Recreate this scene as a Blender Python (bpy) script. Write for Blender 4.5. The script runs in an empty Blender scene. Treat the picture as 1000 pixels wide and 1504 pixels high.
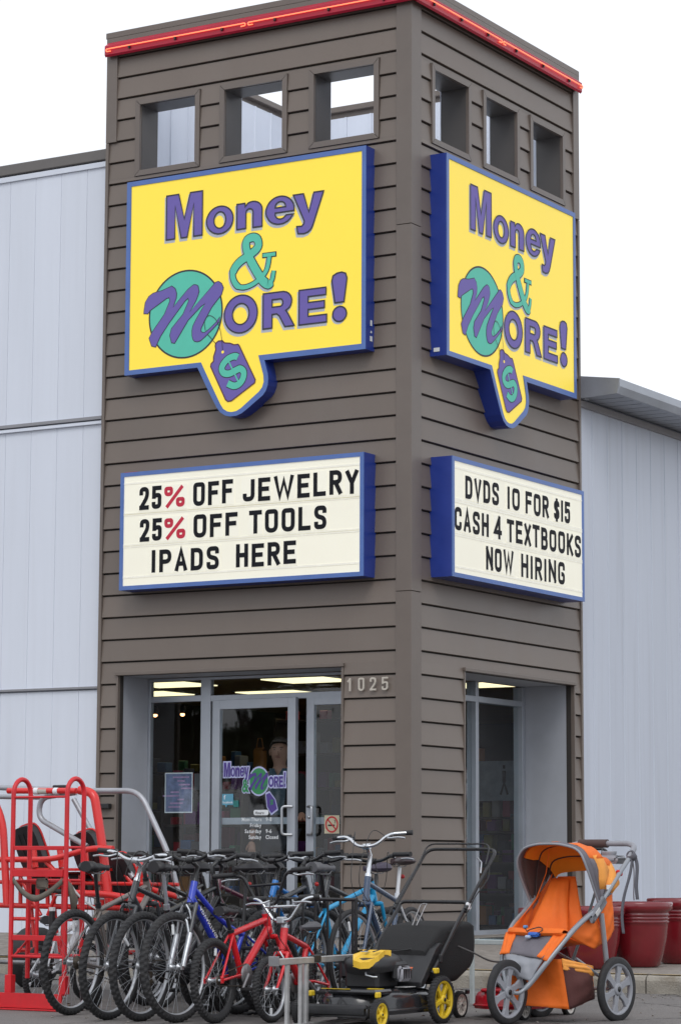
import bpy, math, random
from mathutils import Vector, Matrix
from mathutils.geometry import tessellate_polygon
R_ = math.radians
rnd = random.Random(7)
scn = bpy.context.scene
col = scn.collection

# ------------------------------------------------------------------ camera
YAW, PITCH, ROLL, FPX = R_(-31.1466), R_(7.52515), R_(0.22224), 3910.56
CAM = Vector((11.304, -19.861, 0.99))
fw0 = Vector((math.sin(YAW), math.cos(YAW), 0)); rt0 = Vector((math.cos(YAW), -math.sin(YAW), 0)); up0 = Vector((0, 0, 1))
cf = fw0*math.cos(PITCH) + up0*math.sin(PITCH); cu = -fw0*math.sin(PITCH) + up0*math.cos(PITCH)
cr = rt0*math.cos(ROLL) + cu*math.sin(ROLL); cu = -rt0*math.sin(ROLL) + cu*math.cos(ROLL)
cd = bpy.data.cameras.new('camera'); cam = bpy.data.objects.new('camera', cd); col.objects.link(cam)
cd.sensor_fit = 'HORIZONTAL'; cd.sensor_width = 24.0; cd.lens = FPX/1000*24.0
cd.clip_start = 0.5; cd.clip_end = 5000
m4 = Matrix((( cr.x, cu.x, -cf.x, CAM.x), (cr.y, cu.y, -cf.y, CAM.y), (cr.z, cu.z, -cf.z, CAM.z), (0, 0, 0, 1)))
cam.matrix_world = m4
scn.camera = cam
scn.render.resolution_x = 680; scn.render.resolution_y = 1024

# ------------------------------------------------------------------ sky, sun, exposure
SUN_EL, SUN_AZ = R_(48), R_(-75)         # azimuth measured from +Y towards +X
world = bpy.data.worlds.new('World'); scn.world = world; world.use_nodes = True
nt = world.node_tree; nt.nodes.clear()
sky = nt.nodes.new('ShaderNodeTexSky'); sky.sky_type = 'NISHITA'; sky.sun_disc = False
sky.sun_elevation = SUN_EL; sky.sun_rotation = R_(150)
sky.air_density = 1.0; sky.dust_density = 2.0; sky.ozone_density = 1.0
hs = nt.nodes.new('ShaderNodeHueSaturation'); hs.inputs['Saturation'].default_value = 0.22
mx = nt.nodes.new('ShaderNodeMixRGB'); mx.inputs['Fac'].default_value = 0.72; mx.inputs['Color2'].default_value = (13.2, 13.7, 14.6, 1)
bg = nt.nodes.new('ShaderNodeBackground'); bg.inputs['Strength'].default_value = 0.09
wo = nt.nodes.new('ShaderNodeOutputWorld')
nt.links.new(sky.outputs[0], hs.inputs['Color']); nt.links.new(hs.outputs[0], mx.inputs['Color1'])
nt.links.new(mx.outputs[0], bg.inputs['Color']); nt.links.new(bg.outputs[0], wo.inputs['Surface'])
sd = bpy.data.lights.new('sun', 'SUN'); sd.energy = 0.8; sd.angle = R_(25); sd.color = (1.0, 0.97, 0.93)
sun = bpy.data.objects.new('sun', sd); col.objects.link(sun)
sdir = Vector((math.sin(R_(150))*math.cos(SUN_EL), math.cos(R_(150))*math.cos(SUN_EL), math.sin(SUN_EL)))
sun.rotation_euler = sdir.to_track_quat('Z', 'Y').to_euler()
vs = scn.view_settings
scn.display_settings.display_device = 'sRGB'
vs.view_transform = 'Standard'; vs.look = 'None'; vs.gamma = 1.0; vs.use_curve_mapping = False; vs.exposure = 0.12
scn.render.engine = 'CYCLES'
scn.cycles.max_bounces = 8; scn.cycles.transparent_max_bounces = 12

# ------------------------------------------------------------------ helpers
def ray(x, y): return cf + cr*((x-500)/FPX) - cu*((y-752)/FPX)
def atY(x, y, Y): d = ray(x, y); return CAM + d*((Y-CAM.y)/d.y)
def atX(x, y, X): d = ray(x, y); return CAM + d*((X-CAM.x)/d.x)
def atZ(x, y, Z=0): d = ray(x, y); return CAM + d*((Z-CAM.z)/d.z)

_m = {}
def mat(name, c, rough=0.5, metal=0.0, var=0.06, scale=8.0, bump=0.0, bscale=40.0, emit=0.0, ecol=None, coat=0.0, dirt=0.0, dirtc=(0.1,0.08,0.06), stretch=None, spec=0.5):
    if name in _m: return _m[name]
    m = bpy.data.materials.new(name); m.use_nodes = True; n = m.node_tree; b = n.nodes['Principled BSDF']
    tc = n.nodes.new('ShaderNodeTexCoord'); mp = n.nodes.new('ShaderNodeMapping')
    n.links.new(tc.outputs['Object'], mp.inputs['Vector'])
    if stretch: mp.inputs['Scale'].default_value = stretch
    nz = n.nodes.new('ShaderNodeTexNoise'); nz.inputs['Scale'].default_value = scale; nz.inputs['Detail'].default_value = 5; nz.inputs['Roughness'].default_value = 0.6
    n.links.new(mp.outputs[0], nz.inputs['Vector'])
    rp = n.nodes.new('ShaderNodeValToRGB')
    rp.color_ramp.elements[0].position = 0.3; rp.color_ramp.elements[1].position = 0.7
    rp.color_ramp.elements[0].color = tuple(max(0, v*(1-var)) for v in c) + (1,)
    rp.color_ramp.elements[1].color = tuple(min(1, v*(1+var)) for v in c) + (1,)
    n.links.new(nz.outputs['Fac'], rp.inputs['Fac']); out = rp.outputs[0]
    if dirt > 0:
        d2 = n.nodes.new('ShaderNodeTexNoise'); d2.inputs['Scale'].default_value = scale*0.6; d2.inputs['Detail'].default_value = 8; d2.inputs['Roughness'].default_value = 0.7
        n.links.new(mp.outputs[0], d2.inputs['Vector'])
        r2 = n.nodes.new('ShaderNodeValToRGB'); r2.color_ramp.elements[0].position = 0.48; r2.color_ramp.elements[1].position = 0.75
        r2.color_ramp.elements[0].color = (0,0,0,1); r2.color_ramp.elements[1].color = (dirt,dirt,dirt,1)
        n.links.new(d2.outputs['Fac'], r2.inputs['Fac'])
        mm = n.nodes.new('ShaderNodeMixRGB'); n.links.new(r2.outputs[0], mm.inputs['Fac']); n.links.new(out, mm.inputs['Color1']); mm.inputs['Color2'].default_value = dirtc + (1,)
        out = mm.outputs[0]
    n.links.new(out, b.inputs['Base Color'])
    mr = n.nodes.new('ShaderNodeMapRange'); mr.inputs['To Min'].default_value = max(0.02, rough-0.08); mr.inputs['To Max'].default_value = min(1, rough+0.1)
    n.links.new(nz.outputs['Fac'], mr.inputs['Value']); n.links.new(mr.outputs[0], b.inputs['Roughness'])
    b.inputs['Metallic'].default_value = metal
    b.inputs['Specular IOR Level'].default_value = spec
    if coat: b.inputs['Coat Weight'].default_value = coat; b.inputs['Coat Roughness'].default_value = 0.12
    if bump > 0:
        bn = n.nodes.new('ShaderNodeTexNoise'); bn.inputs['Scale'].default_value = bscale; bn.inputs['Detail'].default_value = 4
        n.links.new(mp.outputs[0], bn.inputs['Vector'])
        bp = n.nodes.new('ShaderNodeBump'); bp.inputs['Strength'].default_value = bump; bp.inputs['Distance'].default_value = 0.01
        n.links.new(bn.outputs['Fac'], bp.inputs['Height']); n.links.new(bp.outputs[0], b.inputs['Normal'])
    if emit > 0:
        b.inputs['Emission Color'].default_value = tuple(ecol or c) + (1,); b.inputs['Emission Strength'].default_value = emit
    _m[name] = m; return m

class MB:
    def __init__(s): s.v = []; s.f = []; s.sm = []
    def add(s, v, f, smooth=False, M=None):
        o = len(s.v)
        if M is not None: v = [M @ Vector(p) for p in v]
        s.v += [tuple(p) for p in v]; s.f += [tuple(i+o for i in q) for q in f]; s.sm += [smooth]*len(f); return s
    def box(s, c, d, M=None):
        x, y, z = c; a, b, e = d[0]/2, d[1]/2, d[2]/2
        v = [(x+i*a, y+j*b, z+k*e) for k in (-1,1) for j in (-1,1) for i in (-1,1)]
        return s.add(v, [(0,2,3,1),(4,5,7,6),(0,1,5,4),(2,6,7,3),(0,4,6,2),(1,3,7,5)], False, M)
    def cbox(s, c, d, b=0.01, M=None, smooth=False):   # box with chamfered edges
        h = [d[0]/2, d[1]/2, d[2]/2]; v = []; idx = {}
        for sx in (-1,1):
            for sy in (-1,1):
                for sz in (-1,1):
                    sg = (sx,sy,sz)
                    for ax in range(3):
                        p = [sg[i]*(h[i] - (0 if i == ax else b)) + c[i] for i in range(3)]
                        idx[(sg,ax)] = len(v); v.append(tuple(p))
        f = []
        for ax in range(3):
            o = [i for i in range(3) if i != ax]
            for sg in (-1,1):
                def K(a,bb):
                    t = [0,0,0]; t[ax] = sg; t[o[0]] = a; t[o[1]] = bb; return idx[(tuple(t),ax)]
                q = [K(-1,-1),K(1,-1),K(1,1),K(-1,1)]
                if (sg == 1) == (ax == 1): q = q[::-1]
                f.append(tuple(q))
        for a in range(3):
            for b2 in range(a+1,3):
                o = 3-a-b2
                for sa in (-1,1):
                    for sb in (-1,1):
                        t1=[0,0,0]; t1[a]=sa; t1[b2]=sb; t1[o]=-1; t2=list(t1); t2[o]=1
                        f.append((idx[(tuple(t1),a)],idx[(tuple(t2),a)],idx[(tuple(t2),b2)],idx[(tuple(t1),b2)]))
        for sx in (-1,1):
            for sy in (-1,1):
                for sz in (-1,1): f.append(tuple(idx[((sx,sy,sz),k)] for k in range(3)))
        return s.add(v, f, smooth, M)
    def tube(s, pts, r, n=8, closed=False, M=None, cap=True):
        P = [Vector(p) for p in pts]; N = len(P)
        rr = r if isinstance(r, (list,tuple)) else [r]*N
        v = []; f = []; prev = None
        for i in range(N):
            if closed: t = P[(i+1)%N]-P[i-1]
            else: t = P[min(i+1,N-1)]-P[max(i-1,0)]
            if t.length < 1e-9: t = Vector((0,0,1))
            t.normalize()
            if prev is None:
                a = Vector((0,0,1)) if abs(t.z) < 0.9 else Vector((1,0,0)); u = t.cross(a).normalized()
            else:
                u = prev - t*prev.dot(t)
                u = u.normalized() if u.length > 1e-6 else t.orthogonal().normalized()
            prev = u; w = t.cross(u)
            for k in range(n):
                a = 2*math.pi*k/n; v.append(P[i] + (u*math.cos(a)+w*math.sin(a))*rr[i])
        for i in range(N if closed else N-1):
            j = (i+1)%N
            for k in range(n): f.append((i*n+k, i*n+(k+1)%n, j*n+(k+1)%n, j*n+k))
        s.add(v, f, True, M)
        if cap and not closed:
            s.add(v[:n], [tuple(range(n))[::-1]], False, M); s.add(v[-n:], [tuple(range(n))], False, M)
        return s
    def lathe(s, prof, n=24, M=None, smooth=True):     # profile (r,z) round z
        v = []; f = []
        for r, z in prof:
            for k in range(n): a = 2*math.pi*k/n; v.append((r*math.cos(a), r*math.sin(a), z))
        for i in range(len(prof)-1):
            for k in range(n): f.append((i*n+k, i*n+(k+1)%n, (i+1)*n+(k+1)%n, (i+1)*n+k))
        return s.add(v, f, smooth, M)
    def ell(s, c, r, nu=14, nv=9, M=None):
        v = []; f = []
        for j in range(nv+1):
            t = math.pi*j/nv
            for k in range(nu):
                a = 2*math.pi*k/nu; v.append((c[0]+r[0]*math.sin(t)*math.cos(a), c[1]+r[1]*math.sin(t)*math.sin(a), c[2]+r[2]*math.cos(t)))
        for j in range(nv):
            for k in range(nu): f.append((j*nu+k, (j+1)*nu+k, (j+1)*nu+(k+1)%nu, j*nu+(k+1)%nu))
        return s.add(v, f, True, M)
    def flat(s, loops, fn):                            # flat polygon with holes; fn maps (u,v)->xyz
        L = [[Vector((a,b,0)) for a,b in lp] for lp in loops]
        tr = tessellate_polygon(L); v = [fn(p.x,p.y) for lp in L for p in lp]
        return s.add(v, [tuple(t) for t in tr])
    def prism(s, pts, fn, w0, w1):                     # fn maps (u,v,w)
        n = len(pts); L = [Vector((a,b,0)) for a,b in pts]; tr = tessellate_polygon([L])
        v = [fn(a,b,w0) for a,b in pts]+[fn(a,b,w1) for a,b in pts]
        f = [tuple(t)[::-1] for t in tr]+[tuple(i+n for i in t) for t in tr]+[(i,(i+1)%n,(i+1)%n+n,i+n) for i in range(n)]
        return s.add(v, f)
    def ribbon(s, pts, w, fn, closed=False):           # flat mitred stroke; w half width (or list)
        n = len(pts); P = [Vector((a,b)) for a,b in pts]; ww = w if isinstance(w,(list,tuple)) else [w]*n
        v = []
        for i in range(n):
            if closed: a = P[i]-P[i-1]; b = P[(i+1)%n]-P[i]
            else: a = P[i]-P[i-1] if i else P[1]-P[0]; b = P[i+1]-P[i] if i < n-1 else a
            a = a.normalized(); b = b.normalized(); t = (a+b)
            t = t.normalized() if t.length > 1e-6 else a
            nn = Vector((-t.y,t.x)); k = max(0.45, abs(nn.dot(Vector((-b.y,b.x)))))
            for sg in (1,-1): q = P[i]+nn*(sg*ww[i]/k); v.append(fn(q.x,q.y))
        f = [(2*i,2*i+1,(2*i+3)%(2*n),(2*i+2)%(2*n)) for i in range(n if closed else n-1)]
        return s.add(v, f)
    def surf(s, grid, smooth=True, M=None):
        nu = len(grid[0]); v = [p for row in grid for p in row]
        f = [(i*nu+k, i*nu+k+1, (i+1)*nu+k+1, (i+1)*nu+k) for i in range(len(grid)-1) for k in range(nu-1)]
        return s.add(v, f, smooth, M)
    def mesh(s, name, m):
        me = bpy.data.meshes.new(name); me.from_pydata(s.v, [], s.f)
        me.polygons.foreach_set('use_smooth', s.sm); me.materials.append(m); me.update(); return me
    def build(s, name, m, parent=None, **k):
        return link(name, s.mesh(name, m), parent, **k)

def link(name, me, parent=None, M=None, label=None, kind=None):
    o = bpy.data.objects.new(name, me); col.objects.link(o)
    if parent is not None: o.parent = parent
    if M is not None: o.matrix_local = M
    if label: o['label'] = label
    if kind: o['kind'] = kind
    return o
def tag(o, label, cat, group=None):
    o['label'] = label; o['category'] = cat
    if group: o['group'] = group
    return o
def thing(name, label, cat, loc=(0,0,0), rz=0, group=None):
    o = bpy.data.objects.new(name, None); col.objects.link(o); o.location = loc; o.rotation_euler = (0,0,rz); o.empty_display_size = 0.1
    return tag(o, label, cat, group)
def solid(o, t, off=0):
    md = o.modifiers.new('solid','SOLIDIFY'); md.thickness = t; md.offset = off; return o
def bev(o, w=0.004, n=2):
    md = o.modifiers.new('bevel','BEVEL'); md.width = w; md.segments = n; md.limit_method = 'ANGLE'; return o
def fillet(pts, r, seg=5):
    P = [Vector(p) for p in pts]; out = [P[0]]
    for i in range(1, len(P)-1):
        a = P[i-1]-P[i]; b = P[i+1]-P[i]; d = min(r, a.length*0.49, b.length*0.49)
        A = P[i]+a.normalized()*d; B = P[i]+b.normalized()*d
        for k in range(seg+1):
            t = k/seg; out.append(A*(1-t)**2 + P[i]*2*t*(1-t) + B*t*t)
    out.append(P[-1]); return out
def crm(pts, seg=6, closed=False):                     # Catmull-Rom, any dimension
    P = [Vector(p) for p in pts]; n = len(P); out = []
    for i in range(n if closed else n-1):
        p0 = P[i-1] if (closed or i) else P[0]; p1 = P[i]; p2 = P[(i+1)%n]; p3 = P[(i+2)%n] if (closed or i+2 < n) else P[-1]
        for k in range(seg):
            t = k/seg; out.append(0.5*((2*p1)+(p2-p0)*t+(2*p0-5*p1+4*p2-p3)*t*t+(3*p1-p0-3*p2+p3)*t**3))
    if not closed: out.append(P[-1])
    return out

# font glyph outlines as flat triangles, from Blender's built-in font
_g = {}
def glyph(ch, off=0.0, res=4):
    k = (ch, off)
    if k in _g: return _g[k]
    cu_ = bpy.data.curves.new('glyph','FONT'); cu_.body = ch; cu_.size = 1; cu_.offset = off; cu_.resolution_u = res; cu_.fill_mode = 'FRONT'
    o = bpy.data.objects.new('glyph', cu_); col.objects.link(o)
    dg = bpy.context.evaluated_depsgraph_get(); me = bpy.data.meshes.new_from_object(o.evaluated_get(dg))
    v = [(p.co.x, p.co.y) for p in me.vertices]; f = [tuple(p.vertices) for p in me.polygons]
    bpy.data.objects.remove(o); bpy.data.curves.remove(cu_); bpy.data.meshes.remove(me)
    xs = [a for a,b in v]; ys = [b for a,b in v]
    _g[k] = (v, f, (min(xs), max(xs), min(ys), max(ys))); return _g[k]
def put_glyph(ch, box, fn, off=0.0, extra=0.0, mb=None, d=(0,0)):
    """letter fitted in box (u0,u1,v0,v1); extra = fatter copy with the same placement"""
    v0_, f0, bb = glyph(ch, off)
    sx = (box[1]-box[0])/(bb[1]-bb[0]); sy = (box[3]-box[2])/(bb[3]-bb[2])
    v, f = (v0_, f0) if not extra else glyph(ch, off+extra)[:2]
    mb = mb or MB()
    return mb.add([fn(box[0]+(a-bb[0])*sx+d[0], box[2]+(b-bb[2])*sy+d[1]) for a,b in v], f)
def text_line(txt, u0, v0, h, fn, mb, off=0.0, xs=1.0):
    """small lettering line as one mesh, returns width"""
    hb = glyph('H', off)[2]; s = h/(hb[3]-hb[2]); u = u0
    for ch in txt:
        if ch == ' ': u += 0.32*s*xs; continue
        v, f, bb = glyph(ch, off)
        mb.add([fn(u+(a-bb[0])*s*xs, v0+b*s) for a,b in v], f); u += (bb[1]-bb[0]+0.09)*s*xs
    return u-u0

# letters drawn as strokes in a unit box: (points, corner radius as a share of the width, closed)
_rr = [(.5,1),(1,1),(1,0),(0,0),(0,1)]
ST = {'O':[(_rr,.5,1)],'0':[(_rr,.5,1)],
'C':[([(1,.70),(1,1),(0,1),(0,0),(1,0),(1,.30)],.5,0)],'G':[([(1,.72),(1,1),(0,1),(0,0),(1,0),(1,.45),(.55,.45)],.4,0)],
'S':[([(1,.76),(1,1),(0,1),(0,.58),(1,.44),(1,0),(0,0),(0,.24)],.45,0)],'$':[([(1,.74),(1,.90),(0,.90),(0,.58),(1,.44),(1,.10),(0,.10),(0,.26)],.45,0),([(.5,-.04),(.5,1.04)],0,0)],
'2':[([(0,.72),(0,1),(1,1),(1,.58),(.02,.02)],.5,0),([(0,0),(1,0)],0,0)],'5':[([(1,1),(.06,1),(.04,.55)],0,0),([(.04,.55),(.5,.62),(1,.60),(1,0),(0,0),(0,.22)],.45,0)],
'F':[([(0,0),(0,1)],0,0),([(0,1),(1,1)],0,0),([(0,.53),(.85,.53)],0,0)],'E':[([(0,0),(0,1)],0,0),([(0,1),(1,1)],0,0),([(0,.52),(.85,.52)],0,0),([(0,0),(1,0)],0,0)],
'L':[([(0,1),(0,0),(1,0)],0,0)],'I':[([(.5,0),(.5,1)],0,0)],'1':[([(.5,0),(.5,1)],0,0),([(.5,.98),(-.1,.80)],0,0)],'H':[([(0,0),(0,1)],0,0),([(1,0),(1,1)],0,0),([(0,.52),(1,.52)],0,0)],
'T':[([(.5,0),(.5,1)],0,0),([(-.05,1),(1.05,1)],0,0)],'J':[([(1,1),(1,0),(0,0),(0,.26)],.5,0)],'Y':[([(0,1),(.5,.45),(1,1)],0,0),([(.5,0),(.5,.5)],0,0)],
'V':[([(0,1),(.5,0),(1,1)],0,0)],'W':[([(0,1),(.25,.02),(.5,.86),(.75,.02),(1,1)],0,0)],'N':[([(0,0),(0,1)],0,0),([(1,0),(1,1)],0,0),([(0,.96),(1,.04)],0,0)],
'X':[([(0,0),(1,1)],0,0),([(0,1),(1,0)],0,0)],'K':[([(0,0),(0,1)],0,0),([(0,.38),(1,1)],0,0),([(.3,.56),(1,0)],0,0)],
'A':[([(0,0),(.5,1),(1,0)],0,0),([(.2,.28),(.8,.28)],0,0)],'D':[([(0,0),(0,1)],0,0),([(0,1),(1,1),(1,0),(0,0)],.6,0)],
'P':[([(0,0),(0,1)],0,0),([(0,1),(1,1),(1,.45),(0,.45)],.5,0)],'R':[([(0,0),(0,1)],0,0),([(0,1),(1,1),(1,.50),(0,.50)],.5,0),([(.5,.48),(1,0)],0,0)],
'B':[([(0,0),(0,1)],0,0),([(0,1),(.95,1),(.95,.53),(0,.53)],.5,0),([(0,.53),(1,.53),(1,0),(0,0)],.5,0)],
'4':[([(1,.24),(0,.24),(.72,1)],0,0),([(.74,0),(.74,1)],0,0)],
'%':[([(.12,0),(.88,1)],0,0),([(.16,1),(.32,1),(.32,.66),(0,.66),(0,1)],.45,1),([(.84,.34),(1,.34),(1,0),(.68,0),(.68,.34)],.45,1)]}
NRM = [Vector((0,-1,0))]
def stroke_letter(ch, box, fn, hw, mb=None):
    mb = mb or MB(); u0,u1,v0,v1 = box[0]+hw, box[1]-hw, box[2]+hw, box[3]-hw
    for k,(pts,r,cl) in enumerate(ST[ch]):
        P = [(u0+a*(u1-u0), v0+b*(v1-v0)) for a,b in pts]
        if not cl:                                  # square ends reach the box edge
            for i,j in ((0,1),(-1,-2)):
                a = Vector(P[i]); b = Vector(P[j]); d = (a-b).normalized(); q = a+d*hw*(1.0 if r == 0 else .35); P[i] = (q.x,q.y)
        if r: 
            if cl: P = P+[P[0]]
            P = [tuple(p) for p in fillet(P, r*(u1-u0), 5)]
            if cl: P = P[:-1]
        w_ = hw*(.85 if ch == '%' else .92 if ch == 'W' else 1.0)
        o_ = len(mb.v); mb.ribbon(P, w_, fn, bool(cl))
        n_ = Vector(fn(0,0,k)) if False else None
        if k: mb.v[o_:] = [tuple(Vector(q)+NRM[0]*(.0004*k)) for q in mb.v[o_:]]
    return mb

# ------------------------------------------------------------------ materials
SIDING = mat('brown_steel_siding', (0.160,0.129,0.108), 0.38, 0.0, 0.06, 1.5, 0.02, 6, dirt=0.22, dirtc=(0.20,0.18,0.165), stretch=(1,1,0.4))
TRIM = mat('brown_steel_trim', (0.150,0.123,0.106), 0.36, 0.0, 0.06, 3, dirt=0.12, dirtc=(0.20,0.18,0.16))
DARK = mat('dark_recess', (0.035,0.030,0.027), 0.8)
def wall_mat(name, c, streak):
    m = mat(name, c, 0.42, 0.0, 0.035, 0.9, 0.03, 3, stretch=(3.0,3.0,0.35))
    n = m.node_tree; b = n.nodes['Principled BSDF']; l = b.inputs['Base Color'].links[0]; src = l.from_socket
    tc = n.nodes.new('ShaderNodeTexCoord'); mp = n.nodes.new('ShaderNodeMapping'); mp.inputs['Scale'].default_value = (5,5,0.18); n.links.new(tc.outputs['Object'], mp.inputs['Vector'])
    nz = n.nodes.new('ShaderNodeTexNoise'); nz.inputs['Scale'].default_value = 2.2; nz.inputs['Detail'].default_value = 6; n.links.new(mp.outputs[0], nz.inputs['Vector'])
    r = n.nodes.new('ShaderNodeValToRGB'); r.color_ramp.elements[0].position = 0.52; r.color_ramp.elements[0].color = (0,0,0,1); r.color_ramp.elements[1].position = 0.8; r.color_ramp.elements[1].color = (streak,)*3+(1,)
    n.links.new(nz.outputs['Fac'], r.inputs['Fac'])
    mm = n.nodes.new('ShaderNodeMixRGB'); n.links.new(r.outputs[0], mm.inputs['Fac']); n.links.new(src, mm.inputs['Color1']); mm.inputs['Color2'].default_value = (c[0]*0.62,c[1]*0.6,c[2]*0.57,1)
    n.links.new(mm.outputs[0], b.inputs['Base Color']); return m
WHITE = wall_mat('white_metal_panel', (0.66,0.70,0.785), 0.10)
WHITE2 = wall_mat('grey_white_ribbed_metal', (0.52,0.56,0.645), 0.30)
JAMB = mat('grey_painted_jamb', (0.39,0.41,0.455), 0.5, 0, 0.05, 4, dirt=0.12, dirtc=(0.2,0.21,0.24))
SOFF = mat('grey_gutter_metal', (0.36,0.385,0.43), 0.35, 0.3, 0.07, 3, dirt=0.2, dirtc=(0.2,0.2,0.2))
ALU = mat('anodised_aluminium_frame', (0.42,0.45,0.50), 0.35, 0.55, 0.05, 6)
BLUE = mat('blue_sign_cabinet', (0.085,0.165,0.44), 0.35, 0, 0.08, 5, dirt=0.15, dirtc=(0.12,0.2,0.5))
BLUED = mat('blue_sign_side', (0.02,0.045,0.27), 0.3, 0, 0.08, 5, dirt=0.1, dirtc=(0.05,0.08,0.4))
REDN = mat('red_neon_housing', (0.42,0.002,0.03), 0.35, 0, 0.1, 5)
NEON = mat('lit_neon_tube', (1.0,0.22,0.10), 0.4, emit=1.25, ecol=(1.0,0.20,0.09))
RUB = mat('black_tyre_rubber', (0.018,0.018,0.020), 0.72, 0, 0.25, 20, 0.3, 60, dirt=0.35, dirtc=(0.07,0.065,0.06))
BLK = mat('black_plastic', (0.014,0.014,0.016), 0.42, 0, 0.2, 15, dirt=0.15, dirtc=(0.05,0.05,0.05))
BLKM = mat('black_painted_metal', (0.016,0.016,0.018), 0.28, 0, 0.15, 15)
VINYL = mat('black_saddle_vinyl', (0.016,0.015,0.018), 0.48, 0, 0.15, 10, 0.1, 80)
CHR = mat('chromed_steel', (0.68,0.70,0.73), 0.16, 0.95, 0.08, 30)
SIL = mat('brushed_silver_metal', (0.48,0.50,0.53), 0.34, 0.8, 0.1, 18, dirt=0.2, dirtc=(0.25,0.24,0.22))
STEEL = mat('dull_steel', (0.30,0.30,0.31), 0.42, 0.8, 0.15, 25, dirt=0.3, dirtc=(0.15,0.1,0.07))
REDP = mat('red_worn_paint', (0.60,0.014,0.022), 0.40, 0, 0.12, 7, 0.03, 30, dirt=0.35, dirtc=(0.30,0.03,0.03))

for m_ in (SIDING, WHITE, WHITE2, TRIM):
    n = m_.node_tree; b = n.nodes['Principled BSDF']; l = b.inputs['Base Color'].links[0].from_socket
    oi = n.nodes.new('ShaderNodeObjectInfo'); mr = n.nodes.new('ShaderNodeMapRange'); mr.inputs['To Min'].default_value = .93 if m_ is SIDING else .97; mr.inputs['To Max'].default_value = 1.07 if m_ is SIDING else 1.03
    hv = n.nodes.new('ShaderNodeHueSaturation'); n.links.new(oi.outputs['Random'], mr.inputs['Value']); n.links.new(mr.outputs[0], hv.inputs['Value']); n.links.new(l, hv.inputs['Color']); n.links.new(hv.outputs[0], b.inputs['Base Color'])

# ------------------------------------------------------------------ ground
def asphalt():
    m = bpy.data.materials.new('wet_grey_asphalt'); m.use_nodes = True; n = m.node_tree; b = n.nodes['Principled BSDF']
    tc = n.nodes.new('ShaderNodeTexCoord'); L = n.links.new
    def noise(sc, d=6, r=0.6):
        z = n.nodes.new('ShaderNodeTexNoise'); z.inputs['Scale'].default_value = sc; z.inputs['Detail'].default_value = d; z.inputs['Roughness'].default_value = r; L(tc.outputs['Object'], z.inputs['Vector']); return z
    a = noise(0.7); g = noise(90, 3, 0.8); v = n.nodes.new('ShaderNodeTexVoronoi'); v.inputs['Scale'].default_value = 85; L(tc.outputs['Object'], v.inputs['Vector'])
    r1 = n.nodes.new('ShaderNodeValToRGB'); e = r1.color_ramp.elements; e[0].position = 0.3; e[0].color = (0.105,0.10,0.10,1); e[1].position = 0.72; e[1].color = (0.185,0.175,0.17,1); L(a.outputs['Fac'], r1.inputs['Fac'])
    r2 = n.nodes.new('ShaderNodeValToRGB'); e = r2.color_ramp.elements; e[0].position = 0.3; e[0].color = (0.55,0.55,0.55,1); e[1].position = 0.75; e[1].color = (1.7,1.65,1.6,1); L(g.outputs['Fac'], r2.inputs['Fac'])
    mu = n.nodes.new('ShaderNodeMixRGB'); mu.blend_type = 'MULTIPLY'; mu.inputs['Fac'].default_value = 1; L(r1.outputs[0], mu.inputs['Color1']); L(r2.outputs[0], mu.inputs['Color2'])
    # cracks: thin lines where a warped voronoi has its cell borders
    wv = n.nodes.new('ShaderNodeTexVoronoi'); wv.feature = 'DISTANCE_TO_EDGE'; wv.inputs['Scale'].default_value = 0.55
    nz = noise(1.6, 8, 0.7); ad = n.nodes.new('ShaderNodeMixRGB'); ad.blend_type = 'ADD'; ad.inputs['Fac'].default_value = 0.55; L(tc.outputs['Object'], ad.inputs['Color1']); L(nz.outputs['Color'], ad.inputs['Color2']); L(ad.outputs[0], wv.inputs['Vector'])
    rc = n.nodes.new('ShaderNodeValToRGB'); e = rc.color_ramp.elements; e[0].position = 0.0; e[0].color = (1,1,1,1); e[1].position = 0.012; e[1].color = (0,0,0,1); L(wv.outputs['Distance'], rc.inputs['Fac'])
    mc = n.nodes.new('ShaderNodeMixRGB'); L(rc.outputs[0], mc.inputs['Fac']); L(mu.outputs[0], mc.inputs['Color1']); mc.inputs['Color2'].default_value = (0.02,0.018,0.016,1)
    L(mc.outputs[0], b.inputs['Base Color']); b.inputs['Roughness'].default_value = 0.8
    hm = n.nodes.new('ShaderNodeMath'); hm.operation = 'SUBTRACT'; L(v.outputs['Distance'], hm.inputs[0]); L(rc.outputs[0], hm.inputs[1])
    bp = n.nodes.new('ShaderNodeBump'); bp.inputs['Strength'].default_value = 0.5; bp.inputs['Distance'].default_value = 0.006; L(hm.outputs[0], bp.inputs['Height']); L(bp.outputs[0], b.inputs['Normal'])
    return m
ASPH = asphalt()
CONC = mat('weathered_concrete_apron', (0.24,0.215,0.19), 0.85, 0, 0.22, 14, 0.6, 120, dirt=0.5, dirtc=(0.13,0.11,0.095))
KERBM = mat('worn_kerb_concrete', (0.30,0.275,0.235), 0.85, 0, 0.2, 9, 0.7, 90, dirt=0.75, dirtc=(0.15,0.11,0.065))
YEL = mat('worn_yellow_kerb_paint', (0.40,0.28,0.09), 0.8, 0, 0.3, 12, 0.4, 90, dirt=0.95, dirtc=(0.26,0.225,0.19))
YK = -1.34          # kerb line
def zg(y, x=-1.0):                      # apron climbs to the tower and stays flat under the pots
    a = 0.167 + (y-YK)/(0-YK)*(0.335-0.167) if y < 0 else 0.335
    b_ = 0.167 + min(1, max(0, (y-YK)/.6))*.02
    t = min(1, max(0, x/1.25)); return a*(1-t)+b_*t
me = MB(); S = 400
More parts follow.
